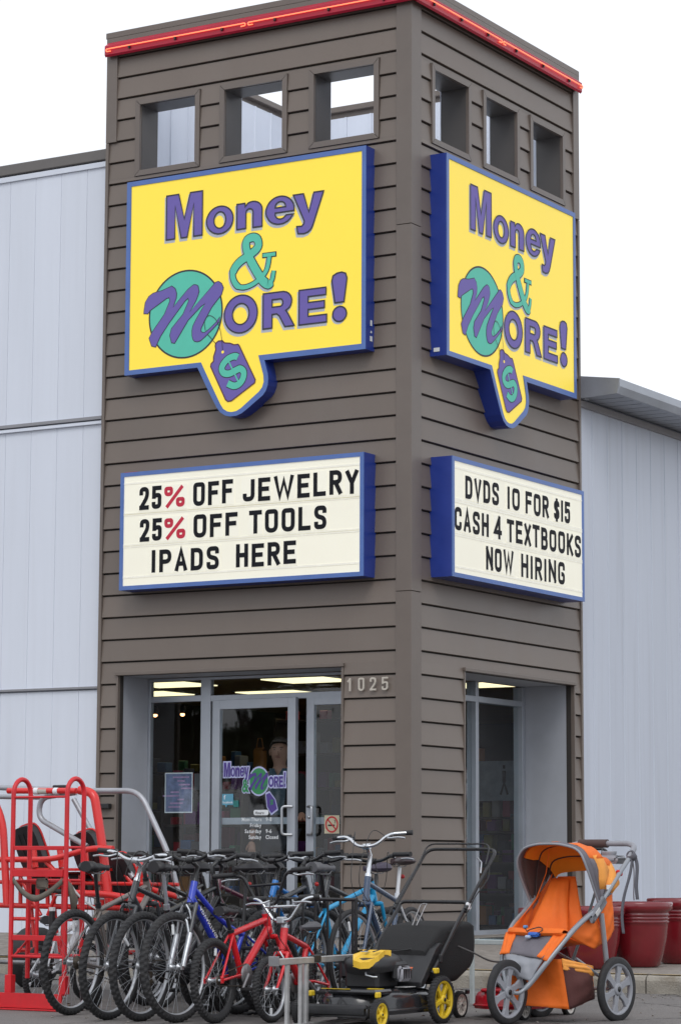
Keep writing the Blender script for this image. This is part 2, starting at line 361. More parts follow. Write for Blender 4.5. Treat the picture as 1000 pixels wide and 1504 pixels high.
grid = [[(x, y, 0.0 if y < -5 else 0.03*min(1,(y+5)/3.6)) for x in (-S,-8,0,4,8,S)] for y in (-S,-30,-12,-5,YK+0.02)]
grid += [[(x, YK+0.03, -0.3) for x in (-S,-8,0,4,8,S)], [(x, S, -0.3) for x in (-S,-8,0,4,8,S)]]
me.surf(grid, False).build('ground', ASPH, kind='structure')
mb = MB(); mb.surf([[(x,y,zg(y,x)) for x in (-14,-8,-3,0,.3,.6,.9,1.25,2,4,8,14)] for y in (YK+.11,YK+.35,YK+.6,-.4,0,1,3,8,30)], False)
mb.build('sidewalk', CONC, kind='structure')
kr = link('kerb', None); kr['kind'] = 'structure'
for i in range(10):       # cast kerb lengths with joints
    x0 = -14.0+i*2.8
    k = MB(); pr = [(YK,-0.05),(YK,0.125),(YK+.012,0.152),(YK+.035,0.163),(YK+.12,0.167),(YK+.12,-0.05)]
    k.prism(pr, lambda u,v,w: (w,u,v), x0+0.006, x0+2.794); k.build('kerb_stone', KERBM, kr)
    k = MB(); k.flat([[(x0+.02,YK+.045),(x0+2.78,YK+.045),(x0+2.78,YK+.112),(x0+.02,YK+.112)]], lambda u,v:(u,v,0.171)); k.build('painted_strip', YEL, kr)

# ------------------------------------------------------------------ the tower
TOP = 8.82; TX0 = -3.285; TY1 = 3.325; GZ = 0.33
HX = [(-2.90,-2.275),(-1.95,-1.318),(-0.98,-0.353)]; HY = [(0.405,1.04),(1.38,2.005),(2.336,2.972)]; HZ = (7.43,8.065)
DX = (-3.057,-0.669); DY = (0.955,3.14); DZ = 2.69
tower = thing('corner_tower', 'square brown siding tower with cut-out openings on top standing at the corner of the store', 'tower')
LF = lambda u,v,w: (u,-w,v)       # left face: u along X, w outwards (-Y)
RF = lambda u,v,w: (w,u,v)        # right face: u along Y, w outwards (+X)
lowz = [2.807-0.2036*k for k in range(13)]; highz = [2.807+0.20536*k for k in range(1,29)]
edges = sorted([z for z in lowz if z > 0.33]+highz+[0.34]) + [8.70]
def sub(a, b, cuts):
    segs = [(a,b)]
    for c0,c1 in cuts:
        out = []
        for s0,s1 in segs:
            if c1 <= s0 or c0 >= s1: out.append((s0,s1)); continue
            if c0 > s0: out.append((s0,c0))
            if c1 < s1: out.append((c1,s1))
        segs = out
    return [q for q in segs if q[1]-q[0] > 0.012]
def planks(fn, lo, hi, holes, door):
    for i in range(len(edges)-1):
        z0, z1 = edges[i], edges[i+1]; cuts = []
        ht = (HZ[0]-.055, HZ[1]+.055); dt = (0.0, DZ+.03)
        pieces = []
        def cutset(zz0, zz1):
            c = []
            if zz0 < ht[1]-1e-4 and zz1 > ht[0]+1e-4: c += [(a-.055,b+.055) for a,b in holes]
            if zz0 < dt[1]-1e-4 and zz1 > 0: c += [(door[0]-.022, door[1]+.022)]
            return c
        zs = [z0]
        for t in (ht[0], ht[1], dt[1]):
            if z0+.02 < t < z1-.02: zs.append(t)
        zs.append(z1); zs.sort()
        for j in range(len(zs)-1):
            a, b = zs[j], zs[j+1]; first = (j == 0)
            for s0, s1 in sub(lo, hi, cutset(a, b)):
                g = 0.0145 if first else 0.0
                h = b-a; wt = 0.008 + 0.017*(z1-b)/(z1-z0); wb = 0.008 + 0.017*(z1-a)/(z1-z0)
                p = MB(); j_ = rnd.uniform(-.0008,.0008)
                if first: pr = [(-.01,a+g),(wb-.004,a+g),(wb,a+g+.003),(wt,b),(-.01,b)]
                else: pr = [(-.01,a),(wb,a),(wt,b),(-.01,b)]
                p.prism([(q[0]+j_,q[1]) for q in pr], lambda u,v,w: fn(w,v,u), s0+.002, s1-.002)
                p.build('plank', SIDING, tower)
planks(LF, TX0+.03, -.118, HX, DX)
planks(RF, .146, TY1-.03, HY, DY)
# structural walls behind the planks: dark backing, with the real holes
def wall_back(fn, lo, hi, holes, door, t0, t1, m, name, full=True):
    b = MB()
    def bx(u0,u1,v0,v1):
        if u1-u0 > 1e-4 and v1-v0 > 1e-4: b.prism([(u0,v0),(u1,v0),(u1,v1),(u0,v1)], fn, t0, t1)
    bx(lo, door[0], GZ-.3, DZ); bx(door[1], hi, GZ-.3, DZ); bx(lo, hi, DZ, HZ[0]); bx(lo,hi,HZ[1],TOP-.06)
    us = [lo]+[q for h in holes for q in h]+[hi]
    for i in range(0,len(us),2): bx(us[i],us[i+1],HZ[0],HZ[1])
    return b.build(name, m, tower)
wall_back(LF, TX0, 0.0, HX, DX, -.06, -.008, DARK, 'sheathing')
wall_back(RF, 0.061, TY1, HY, DY, -.06, -.008, DARK, 'sheathing')
# upper hollow: inner skins of the four sides and the reveals of the openings
WT = 0.26
REV = mat('opening_reveal_steel', (0.085,0.078,0.074), 0.4, 0, 0.08, 3)
for fn, holes in ((LF,HX),(RF,HY)):
    for a,b in holes:
        r = MB(); o = 0.0
        r.add([fn(a,HZ[0],o),fn(a,HZ[1],o),fn(a,HZ[1],-WT),fn(a,HZ[0],-WT)],[(0,1,2,3)])
        r.add([fn(b,HZ[0],o),fn(b,HZ[1],o),fn(b,HZ[1],-WT),fn(b,HZ[0],-WT)],[(0,1,2,3)])
        r.add([fn(a,HZ[1],o),fn(b,HZ[1],o),fn(b,HZ[1],-WT),fn(a,HZ[1],-WT)],[(0,1,2,3)])
        r.add([fn(a,HZ[0],o),fn(b,HZ[0],o),fn(b,HZ[0],-WT),fn(a,HZ[0],-WT)],[(0,1,2,3)])
        solid(r.build('opening_reveal', REV, tower), .006)
        # mitred face trim in four lengths
        e = .052; A=(a-e,HZ[0]-e);B=(b+e,HZ[0]-e);Cc=(b+e,HZ[1]+e);D=(a-e,HZ[1]+e);a0=(a,HZ[0]);b0=(b,HZ[0]);c0=(b,HZ[1]);d0=(a,HZ[1]); g=.0015
        for q in ([A,B,b0,a0],[B,Cc,c0,b0],[Cc,D,d0,c0],[D,A,a0,d0]):
            t = MB(); cx = sum(p[0] for p in q)/4; cz = sum(p[1] for p in q)/4
            t.prism([(cx+(p[0]-cx)*.992, cz+(p[1]-cz)*.992) for p in q], fn, -.004, .032); t.build('opening_trim', TRIM, tower)
def inner(fnn, lo, hi, holes, t, m):
    b = MB(); us = [lo]+[q for h in holes for q in h]+[hi]
    def bx(u0,u1,v0,v1): b.prism([(u0,v0),(u1,v0),(u1,v1),(u0,v1)], fnn, t-.01, t)
    bx(lo,hi,6.9,HZ[0]); bx(lo,hi,HZ[1],TOP-.06)
    for i in range(0,len(us),2): bx(us[i],us[i+1],HZ[0],HZ[1])
    b.build('inner_skin', m, tower)
inner(LF, TX0+.31, -.31, HX, -WT+.001, WHITE); inner(RF, .31, TY1-.31, HY, -WT+.001, WHITE)
# left and rear parapet walls: ribbed white inside, brown outside
def ribbed(p0, p1, z0, z1, nrm, m, name, parent, pitch=.30, dep=.012):
    d = Vector((p1[0]-p0[0], p1[1]-p0[1])); L = d.length; d /= L; k = int(L/pitch)+1
    for i in range(k):
        a = i*pitch; bb = min(L, a+pitch)
        if bb-a < .02: continue
        prof = [(a+.001,0),(bb-.03,0),(bb-.024,dep),(bb-.008,dep),(bb-.002,0),(bb-.002,-.012),(a+.001,-.012)]
        q = MB(); q.prism(prof, lambda u,v,w: (p0[0]+d.x*u+nrm[0]*v, p0[1]+d.y*u+nrm[1]*v, w), z0, z1); q.build(name, m, parent)
ribbed((TX0+.09, .32), (TX0+.09, TY1-.1), 6.9, TOP-.12, (1,0), WHITE, 'inner_panel', tower)
ribbed((TX0+.10, TY1-.1), (-.02, TY1-.1), 6.9, TOP-.12, (0,-1), WHITE, 'inner_panel', tower)
b = MB(); b.box((TX0+.03, TY1/2, 5.92), (.058, TY1-.02, 5.68)); b.box((TX0/2+.0, TY1-.04, (TOP-.06)/2+1.5), (abs(TX0)-.01, .078, TOP-3.06)); b.build('rear_skin', TRIM, tower)
b = MB(); b.box((TX0/2, TY1/2, 7.33), (abs(TX0)-.2, TY1-.3, .05)); b.build('bounce_deck', mat('white_bounce_surface',(0.62,0.63,0.65),.9), tower)  # unseen deck, set high and white to bounce skylight onto the inner walls
# caps on the four parapets
def cap(x0,x1,y0,y1): return bev(MB().box(((x0+x1)/2,(y0+y1)/2,TOP-.03),(x1-x0,y1-y0,.06)).build('parapet_cap', TRIM, tower), .006)
cap(TX0-.02, .035, -.035, .30); cap(TX0-.02, TX0+.12, .302, TY1+.02); cap(-.30, .035, .302, TY1+.02); cap(TX0+.122, -.302, TY1-.13, TY1+.02)
# fascia above the neon, corner boards and edge trims
def vtrim(fn, u0, u1, z0, z1, w=.034, name='corner_trim', m=TRIM): return bev(MB().prism([(u0,z0),(u1,z0),(u1,z1),(u0,z1)], fn, -.012, w).build(name, m, tower), .003)
vtrim(LF, TX0-.004, .034, 8.64, TOP-.062, .040, 'fascia_board'); vtrim(RF, -.028, TY1+.004, 8.64, TOP-.062, .041, 'fascia_board')
for z0,z1 in ((GZ-.25,3.32),(3.325,6.56),(6.565,8.637)):
    vtrim(LF, -.120, .0335, z0, z1, .0335); vtrim(RF, -.028, .148, z0, z1, .0345)
vtrim(LF, TX0-.004, TX0+.118, 7.74, 8.637); vtrim(RF, TY1-.118, TY1+.004, 7.3, 8.637)
vtrim(LF, TX0-.004, TX0+.03, GZ-.25, 7.737); vtrim(RF, TY1-.03, TY1+.004, GZ-.25, 7.297)
# door openings: header drip and jamb trims, painted reveals
for fn,(a,b_) in ((LF,DX),(RF,DY)):
    vtrim(fn, a-.03, b_+.03, DZ, DZ+.032, .046, 'header_trim')
    vtrim(fn, a-.022, a, GZ-.1, DZ-.001, .03, 'jamb_trim'); vtrim(fn, b_, b_+.022, GZ-.1, DZ-.001, .03, 'jamb_trim')
b = MB(); b.box((DX[0]-.012, .245, 1.51),(.02,.47,2.36)); b.build('door_reveal', JAMB, tower)
b = MB(); b.box((DX[1]+.015, .205, 1.51),(.02,.36,2.36)); b.build('door_reveal', JAMB, tower)
b = MB(); b.box((-.285, DY[1]+.012, 1.51),(.53,.02,2.36)); b.build('door_reveal', JAMB, tower)
b = MB(); b.box((-.285, DY[0]-.012, 1.51),(.53,.02,2.36)); b.build('door_reveal', JAMB, tower)
b = MB(); b.box(((DX[0]+DX[1])/2, .245, DZ+.008),(DX[1]-DX[0]+.04,.47,.015)); b.build('door_soffit', JAMB, tower)
b = MB(); b.box((-.285,(DY[0]+DY[1])/2, DZ+.008),(.53,DY[1]-DY[0]+.04,.015)); b.build('door_soffit', JAMB, tower)
# solid room walls inside behind the siding
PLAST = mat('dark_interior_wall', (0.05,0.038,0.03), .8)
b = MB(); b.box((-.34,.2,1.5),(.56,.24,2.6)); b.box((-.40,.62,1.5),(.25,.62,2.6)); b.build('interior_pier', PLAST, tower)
# street number
NUMM = mat('cream_number_plastic', (0.50,0.46,0.40), .5)
for i,ch in enumerate('1025'):
    u = -.602+i*.118+(.012 if i==0 else 0); w_ = .045 if ch == '1' else .06
    g = stroke_letter(ch, (u,u+w_,2.472,2.585), lambda a,b: (a,-.045,b), .0075); o = g.build('number_digit', NUMM, tower); solid(o,.012)
    o['label'] = 'pale metal house number digit '+ch
# small black lamp box near the left edge
o = MB().cbox((TX0+.09,-.05,1.50),(.17,.06,.045),.006).build('security_sensor', BLK); tag(o, 'small black box fixed to the siding left of the entrance', 'sensor')

# ------------------------------------------------------------------ neon border
neon = thing('neon_border_light', 'lit red neon tube in a red channel running round the top of the tower', 'neon light', (0,0,0))
Nz0, Nz1 = 8.605, 8.715
for nm,(fn,a,b_) in enumerate(((LF,TX0+.015,.10),(RF,-.033,3.27))):
    q = MB(); q.prism([(.0415,Nz0-.01),(.085,Nz0-.04),(.10,Nz0-.022),(.10,Nz1-.045),(.0415,Nz1)], lambda u,v,w: fn(w,v,u), a, b_); q.build('channel', REDN, neon)
    L = b_-a; k = 4
    segs = [(a+.03, a+L*.475),(a+L*.475+.03, b_-.02)] 
    for s0,s1 in segs:
        t = MB(); z = (Nz0+Nz1)/2-.028
        t.tube(fillet([fn(s0+.05,z-.024,.114),fn(s0,z-.024,.116),fn(s0,z,.118),fn(s1,z,.118),fn(s1,z-.024,.116),fn(s1-.05,z-.024,.114)],.015,4), .0055, 8); t.build('neon_tube', NEON, neon)
        n_ = int((s1-s0)/.45)
        for i in range(n_):
            u = s0+(i+.5)*(s1-s0)/n_
            MB().box(fn(u, z-.012, .109), (.02,.02,.03)).build('tube_clip', BLK, neon)

# ------------------------------------------------------------------ left and right store buildings
store = thing('white_store_building', 'tall white metal panel building left of the tower with a brown roof edge', 'building')
LW = 0.10
ribL = [-3.287-.3075*i for i in range(0,40)]
FLASH = mat('grey_flashing', (0.27,0.27,0.29), .4, .3)
for i in range(len(ribL)-1):
    for z0,z1 in ((GZ-.3,2.575),(2.605,5.075),(5.155,7.60)):
        x1, x0 = ribL[i], ribL[i+1]
        p = MB(); prf = [(x0+.001,-.002),(x0+.004,-.005),(x1-.004,-.005),(x1-.001,-.002),(x1-.001,.03),(x0+.001,.03)]
        p.prism(prf, lambda u,v,w: (u, LW+v+rnd.uniform(0,0), w), z0, z1); p.build('wall_panel', WHITE, store)
b = MB(); b.box((-9.6,LW+.06,4.0),(12.6,.05,7.3)); b.build('wall_backing', WHITE, store)
for z,h,m_ in ((5.135,.03,FLASH),(5.09,.028,WHITE),(2.598,.02,FLASH)):
    MB().box((-9.64,LW-.015,z),(12.55,.035,h)).build('flashing', m_, store)
MB().box((-9.6,LW-.01,7.58),(12.6,.03,.05)).build('flashing', WHITE, store)
bev(MB().box((-9.6,LW+.04,7.675),(12.62,.14,.105)).build('coping', mat('brown_roof_edge',(0.13,0.12,0.115),.4), store), .008)
MB().box((-9.6,4.5,7.62),(12.6,8.6,.05)).build('roof', mat('grey_roof',(0.2,0.2,0.2),.9), store)
MB().box((-15.85,4.5,4.0),(.05,8.6,7.2)).build('side_wall', WHITE, store)

side = thing('low_grey_wing', 'lower grey-white ribbed metal wing right of the tower with a deep gutter eave', 'building')
sx = -.012
ribbed((sx, TY1+.01), (sx, 16.0), GZ-.3, 5.50, (1,0), WHITE2, 'ribbed_panel', side, .345, .007)
MB().box((sx-.04,9.7,3.0),(.05,12.7,5.4)).build('wall_backing', WHITE2, side)
MB().box((sx+.02,9.7,5.47),(.035,12.7,.06)).build('wall_flashing', mat('grey_brown_flashing',(0.27,0.26,0.27),.5), side)
E_ = .43; z0 = 5.525
for i in range(60):      # ribbed soffit panels
    y0 = 3.34+i*.21; MB().prism([(y0,z0),(y0+.19,z0),(y0+.19,z0+.012),(y0,z0+.012)], lambda u,v,w:(w,u,v), sx, E_-.005).build('soffit_panel', SOFF, side)
MB().box(((sx+E_)/2,9.7,z0+.022),(E_-sx-.01,12.7,.012)).build('soffit_backing', FLASH, side)
bev(MB().prism([(E_-.012,z0-.012),(E_+.03,z0-.012),(E_+.055,z0+.06),(E_+.055,z0+.135),(E_-.012,z0+.135)], lambda u,v,w:(u,w,v), 3.26, 16.0).build('gutter', SOFF, side), .004)
p = MB(); p.add([(.0,3.335,z0-.01),(E_+.03,3.255,z0-.01),(E_+.055,3.255,z0+.137),(.0,3.335,z0+.215)],[(0,1,2,3)]); solid(p.build('gutter_end', SOFF, side), .012)
bev(MB().box((.015,3.40,z0+.07),(.10,.10,.17)).build('gutter_end', SOFF, side), .004)
for i in range(36):      # standing rib roof ends poking over the gutter
    y0 = 3.42+i*.345; MB().box((.1,y0,z0+.125),(.70,.05,.03)).build('roof_rib', SOFF, side)
MB().prism([(E_-.02,z0+.12),(-6,z0+.45),(-6,z0+.40),(E_-.02,z0+.09)], lambda u,v,w:(u,w,v), 3.34, 16).build('roof', SOFF, side)


# ------------------------------------------------------------------ storefront glass and doors
def glass(name='window_glass', tint=(0.90,0.93,0.94), fres=1.68):
    if name in _m: return _m[name]
    m = bpy.data.materials.new(name); m.use_nodes = True; n = m.node_tree; n.nodes.clear()
    o = n.nodes.new('ShaderNodeOutputMaterial'); mixn = n.nodes.new('ShaderNodeMixShader'); g = n.nodes.new('ShaderNodeBsdfGlossy'); t = n.nodes.new('ShaderNodeBsdfTransparent')
    f = n.nodes.new('ShaderNodeFresnel'); f.inputs['IOR'].default_value = fres; g.inputs['Roughness'].default_value = 0.02; t.inputs['Color'].default_value = tint+(1,)
    nz = n.nodes.new('ShaderNodeTexNoise'); nz.inputs['Scale'].default_value = 1.3; bp = n.nodes.new('ShaderNodeBump'); bp.inputs['Strength'].default_value = .05; bp.inputs['Distance'].default_value = .05
    n.links.new(nz.outputs['Fac'], bp.inputs['Height']); n.links.new(bp.outputs[0], g.inputs['Normal'])
    ge = n.nodes.new('ShaderNodeNewGeometry'); iv = n.nodes.new('ShaderNodeMath'); iv.operation = 'SUBTRACT'; iv.inputs[0].default_value = 1.0; n.links.new(ge.outputs['Backfacing'], iv.inputs[1]); mu = n.nodes.new('ShaderNodeMath'); mu.operation = 'MULTIPLY'; n.links.new(f.outputs[0], mu.inputs[0]); n.links.new(iv.outputs[0], mu.inputs[1]); n.links.new(mu.outputs[0], mixn.inputs[0]); n.links.new(t.outputs[0], mixn.inputs[1]); n.links.new(g.outputs[0], mixn.inputs[2]); n.links.new(mixn.outputs[0], o.inputs['Surface'])
    _m[name] = m; return m
GL = glass()
GY = .48
sf = thing('glass_entrance', 'aluminium and glass store entrance with double doors set in the left face of the tower', 'entrance')
def fr(x0,x1,z0,z1,y=GY,d=.055,nm='frame_member',par=None): return bev(MB().box(((x0+x1)/2,y,(z0+z1)/2),(x1-x0,d,z1-z0)).build(nm, ALU, par or sf), .003)
fr(-2.466,-2.357,GZ,DZ-.005); fr(-3.057,-3.03,GZ,DZ-.005); fr(-.71,-.672,GZ,DZ-.005)
fr(-3.03,-2.466,2.465,2.52); fr(-2.357,-.71,2.46,2.515); fr(-3.03,-2.466,GZ,GZ+.22); fr(-2.357,-.71,DZ-.03,DZ-.005); fr(-3.03,-2.466,DZ-.03,DZ-.005)
for x0,x1,z0_,z1_ in ((-3.03,-2.466,GZ+.22,2.465),(-3.03,-2.466,2.52,DZ-.03),(-2.357,-.71,2.515,DZ-.03)):
    MB().box(((x0+x1)/2,GY,(z0_+z1_)/2),(x1-x0,.008,z1_-z0_)).build('glass_pane', GL, sf)
def door(hx, hy, w, ang, flip, handle_u):
    """door leaf, child parts in leaf coordinates (u from hinge)"""
    D = link('door', None, sf); D.location = (hx,hy,GZ+.012); D.rotation_euler = (0,0,ang); s_ = -1 if flip else 1
    H = 2.125
    def bar(u0,u1,v0,v1,nm): bev(MB().box((s_*(u0+u1)/2,0,(v0+v1)/2),(u1-u0,.045,v1-v0)).build(nm, ALU, D), .003)
    return D, s_, H, bar
D1,s1_,H1,bar = door(-2.33, GY-.01, .955, R_(-5), False, .86)
bar(0,.085,0,H1,'stile'); bar(.865,.955,0,H1,'stile'); bar(.085,.865,H1-.085,H1,'top_rail'); bar(.085,.865,0,.24,'bottom_rail')
MB().box((.475,0,1.14),(.78,.008,1.80)).build('glass_pane', GL, D1)
HZc = 1.355-GZ
def pull(u, sgn):
    t = MB(); t.tube(fillet([(u+.055*sgn,-.02,HZc-.125),(u-.02*sgn,-.075,HZc-.125),(u-.02*sgn,-.075,HZc+.125),(u+.055*sgn,-.02,HZc+.125)],.03,5), .0125, 10); return t
pull(.868,1).build('pull_handle', SIL, D1)
D2 = link('door', None, sf); D2.location = (-.712, GY-.005, GZ+.012)
def bar2(u0,u1,v0,v1,nm): bev(MB().box((-(u0+u1)/2,0,(v0+v1)/2),(u1-u0,.045,v1-v0)).build(nm, ALU, D2), .003)
bar2(0,.03,0,H1,'stile'); bar2(.53,.61,0,H1,'stile'); bar2(.03,.53,H1-.07,H1,'top_rail'); bar2(.03,.53,0,.24,'bottom_rail')
MB().box((-.28,0,1.15),(.5,.008,1.82)).build('glass_pane', GL, D2)
pull(-.535,-1).build('pull_handle', SIL, D2)
q = MB(); q.lathe([(0,0),(.014,0),(.014,.012),(0,.012)],14,Matrix.Translation((-.575,-.023,HZc+.03))@Matrix.Rotation(R_(90),4,'X')); q.build('lock', SIL, D2)
MB().box((-.33,.03,HZc-.0),(.40,.02,.06)).build('push_bar', ALU, D2); MB().box((.475,.03,HZc-.0),(.77,.02,.06)).build('push_bar', ALU, D1)
# printed graphics on the glass of the doors
PUR = mat('purple_print', (0.155,0.115,0.42), .5, 0, .03); TEAL = mat('teal_print', (0.10,0.58,0.43), .5, 0, .03); OUTL = mat('dark_print_outline', (0.03,0.03,0.045), .5); SHAD = mat('pale_grey_print', (0.50,0.53,0.58), .5)
DPUR = mat('deep_purple_decal', (0.07,0.04,0.24), .5); GRN = mat('green_decal', (0.03,0.22,0.08), .5); LAV = mat('lavender_decal', (0.42,0.45,0.68), .5); WHT = mat('white_vinyl', (0.72,0.75,0.78), .5)
FY = -.012
def dl(y): return lambda a,b: (a, y, b)
lg = MB(); bk = MB()
MZ = 1.69-GZ
def ring(cx,cy,rx,ry,a0,a1,n): return [(cx+rx*math.cos(R_(a0+(a1-a0)*i/n)), cy+ry*math.sin(R_(a0+(a1-a0)*i/n))) for i in range(n+1)]
HEAVY = {
'M':[[(0,0),(0,1),(.34,1),(.5,.42),(.66,1),(1,1),(1,0),(.76,0),(.76,.74),(.585,0),(.415,0),(.24,.74),(.24,0)]],
'o':[ring(.5,.5,.5,.5,0,348,28), ring(.5,.5,.22,.30,348,0,22)],
'O':[ring(.5,.5,.5,.5,0,350,32), ring(.5,.5,.25,.28,350,0,24)],
'n':[[(0,0),(0,.97),(.32,.97),(.33,.84)]+ring(.62,.66,.38,.34,118,0,8)+[(1,0),(.64,0),(.64,.55)]+ring(.50,.60,.14,.14,0,180,6)+[(.36,0)]],
'e':[[(.33,.42),(.33,.34)]+ring(.52,.34,.18,.16,200,330,5)+[(.72,.30),(.98,.30)]+ring(.5,.42,.47,.42,-25,-145,8)+ring(.5,.5,.5,.5,198,10,18)+[(1,.42)],[(.33,.60),(.70,.60)]+ring(.51,.64,.18,.17,15,165,6)],
'y':[[(0,.99),(.34,.99),(.52,.52),(.68,.99),(1,.99),(.66,.20),(.60,.10),(.50,.03),(.36,0),(.16,.02),(.12,.20),(.28,.19),(.35,.24),(.37,.31)]],
'R':[[(0,0),(0,1),(.60,1)]+ring(.62,.72,.30,.28,85,-70,8)+[(.80,.36),(1,0),(.70,0),(.52,.32),(.44,.385),(.29,.385),(.29,0)],[(.29,.59),(.29,.80),(.55,.80)]+ring(.55,.695,.085,.105,80,-80,5)+[(.55,.59)]],
'E':[[(0,0),(0,1),(.97,1),(.97,.79),(.33,.79),(.33,.62),(.92,.62),(.92,.42),(.33,.42),(.33,.22),(1,.22),(1,0)]],
'!':[[(0,1),(1,1),(.75,.34),(.25,.34)],[(.1,.22),(.9,.22),(.9,0),(.1,0)]]}
def heavy(ch, bx, m1, m2):
    for k,lp in enumerate(HEAVY[ch]):
        q = [(bx[0]+a*(bx[1]-bx[0]), bx[2]+c*(bx[3]-bx[2])) for a,c in lp]
        if k == 0 or ch == '!':
            m1.flat([q]+([] if ch == '!' or len(HEAVY[ch]) < 2 else [[(bx[0]+a*(bx[1]-bx[0]), bx[2]+c*(bx[3]-bx[2])) for a,c in HEAVY[ch][1]]]), dl(FY)); m2.flat([q], dl(FY+.002)); m2.ribbon(q,.012,dl(FY+.0025),True)
cell = [('M',.132,.205,.13),('o',.212,.262,.085),('n',.268,.314,.085),('e',.320,.368,.085),('y',.370,.420,.085)]
for ch,a,b_,h in cell:
    z = MZ+.065; lo = z-(.035 if ch == 'y' else 0)
    heavy(ch,(a,b_,lo,z+h),lg,bk)
lg.build('logo_lettering', DPUR, D1); lg = MB()
for ch,a,b_,h in (('O',.645,.705,.095),('R',.712,.762,.095),('E',.768,.812,.095),('!',.822,.838,.13)):
    heavy(ch,(a,b_,MZ-.035,MZ-.035+h),lg,bk)
lg.build('logo_lettering', DPUR, D1)
gm = MB(); put_glyph('&',(.345,.425,MZ-.08,MZ+.04),dl(FY),.03,0,gm); put_glyph('&',(.345,.425,MZ-.08,MZ+.04),dl(FY+.002),.03,.06,bk)
cc = [(.535+.105*math.cos(t*math.pi/16),MZ+.02+.118*math.sin(t*math.pi/16)) for t in range(32)]
gm.flat([cc],dl(FY+.0015)); bk.flat([[(.535+(x-.535)*1.13,MZ+.02+(z-MZ-.02)*1.13) for x,z in cc]],dl(FY+.003)); gm.build('logo_disc', GRN, D1)
DECM = [1]
tagp = [(.62,MZ-.10),(.66,MZ-.085),(.72,MZ-.15),(.745,MZ-.23),(.68,MZ-.27),(.635,MZ-.21)]
bk.flat([[(.68+(x-.68)*1.18,MZ-.175+(z-MZ+.175)*1.18) for x,z in tagp]],dl(FY+.003)); bk.build('logo_edge', LAV, D1)
t_ = MB(); t_.flat([tagp],dl(FY+.001)); t_.build('logo_tag', DPUR, D1)
g_ = MB(); put_glyph('$',(.665,.705,MZ-.215,MZ-.145),dl(FY-.001),.03,0,g_); g_.build('logo_dollar', GRN, D1)
hw = MB()
hw.flat([[(.49,1.405-GZ),(.64,1.405-GZ),(.65,1.42-GZ),(.65,1.44-GZ),(.64,1.452-GZ),(.49,1.452-GZ),(.48,1.44-GZ),(.48,1.42-GZ)]],dl(FY))
for i,(a,b_) in enumerate((('Mon-Thurs','9-8'),('Friday',''),('Saturday','9-6'),('Sunday','Closed'))):
    z = 1.352-GZ-i*.053; tmp = MB(); w_ = text_line(a,0,0,.034,dl(0),tmp,.02); text_line(a,.575-w_,z,.034,dl(FY),hw,.02)
    if b_: text_line(b_,.62,z,.034,dl(FY),hw,.02)
hw.build('hours_lettering', WHT, D1)
h2 = MB(); text_line('Hours:',.50,1.414-GZ,.026,dl(FY-.001),h2,.02); h2.build('hours_heading', BLK, D1)
CY_ = mat('light_blue_sticker',(0.10,0.30,0.42),.5)
b = MB(); b.flat([[(.115,1.50-GZ),(.15,1.50-GZ),(.165,1.475-GZ),(.175,1.50-GZ),(.245,1.50-GZ),(.245,1.60-GZ),(.115,1.60-GZ)]],dl(FY)); b.build('social_sticker', CY_, D1)
b = MB(); text_line('facebook',.122,1.515-GZ,.02,dl(FY-.001),b,.02); put_glyph('f',(.135,.155,1.55-GZ,1.59-GZ),dl(FY-.001),.03,0,b); b.build('sticker_lettering', WHT, D1)
b = MB(); b.box((.275,-.01,1.51-GZ),(.06,.002,.06)); b.build('teal_sticker', mat('teal_sticker',(0.02,0.16,0.15),.5), D1)
NSM = mat('cream_notice', (0.50,0.46,0.33), .6)
b = MB(); b.box((-.345,-.009,1.32-GZ),(.155,.002,.16)); b.build('no_smoking_notice', NSM, D2)
b = MB(); rc = [(-.345+.060*math.cos(t*math.pi/14),1.32-GZ+.066*math.sin(t*math.pi/14)) for t in range(28)]
b.ribbon(rc,.007,dl(-.0125),True); b.ribbon([(-.388,1.365-GZ),(-.302,1.275-GZ)],.006,dl(-.0125)); b.build('prohibition_ring', mat('red_print',(0.5,0.02,0.03),.5), D2)
b = MB(); b.ribbon([(-.385,1.312-GZ),(-.315,1.312-GZ)],.007,dl(-.0115)); b.ribbon([(-.315,1.33-GZ),(-.308,1.35-GZ),(-.32,1.36-GZ)],.003,dl(-.0115)); b.build('cigarette_print', BLK, D2)
# poster on the fixed window
ps = thing('window_poster', 'faded blue and pink poster taped inside the left entrance window', 'poster', (-2.73,GY+.02,1.45))
MB().box((0,0,.18),(.30,.003,.36)).build('poster_sheet', mat('faded_poster_blue',(0.14,0.17,0.29),.6,0,.4,14), ps)
rr = random.Random(3)
b = MB()
for i in range(9): b.box((rr.uniform(-.09,.09),-.003,.05+i*.034),(rr.uniform(.06,.2),.001,.014))
b.build('poster_print', mat('poster_pink_print',(0.38,0.25,0.42),.6,0,.3,10), ps)
b = MB(); b.ribbon([(-.15,0),(.15,0),(.15,.36),(-.15,.36)],.005,lambda a,c:(a,-.004,c),True); b.build('poster_border', WHT, ps)

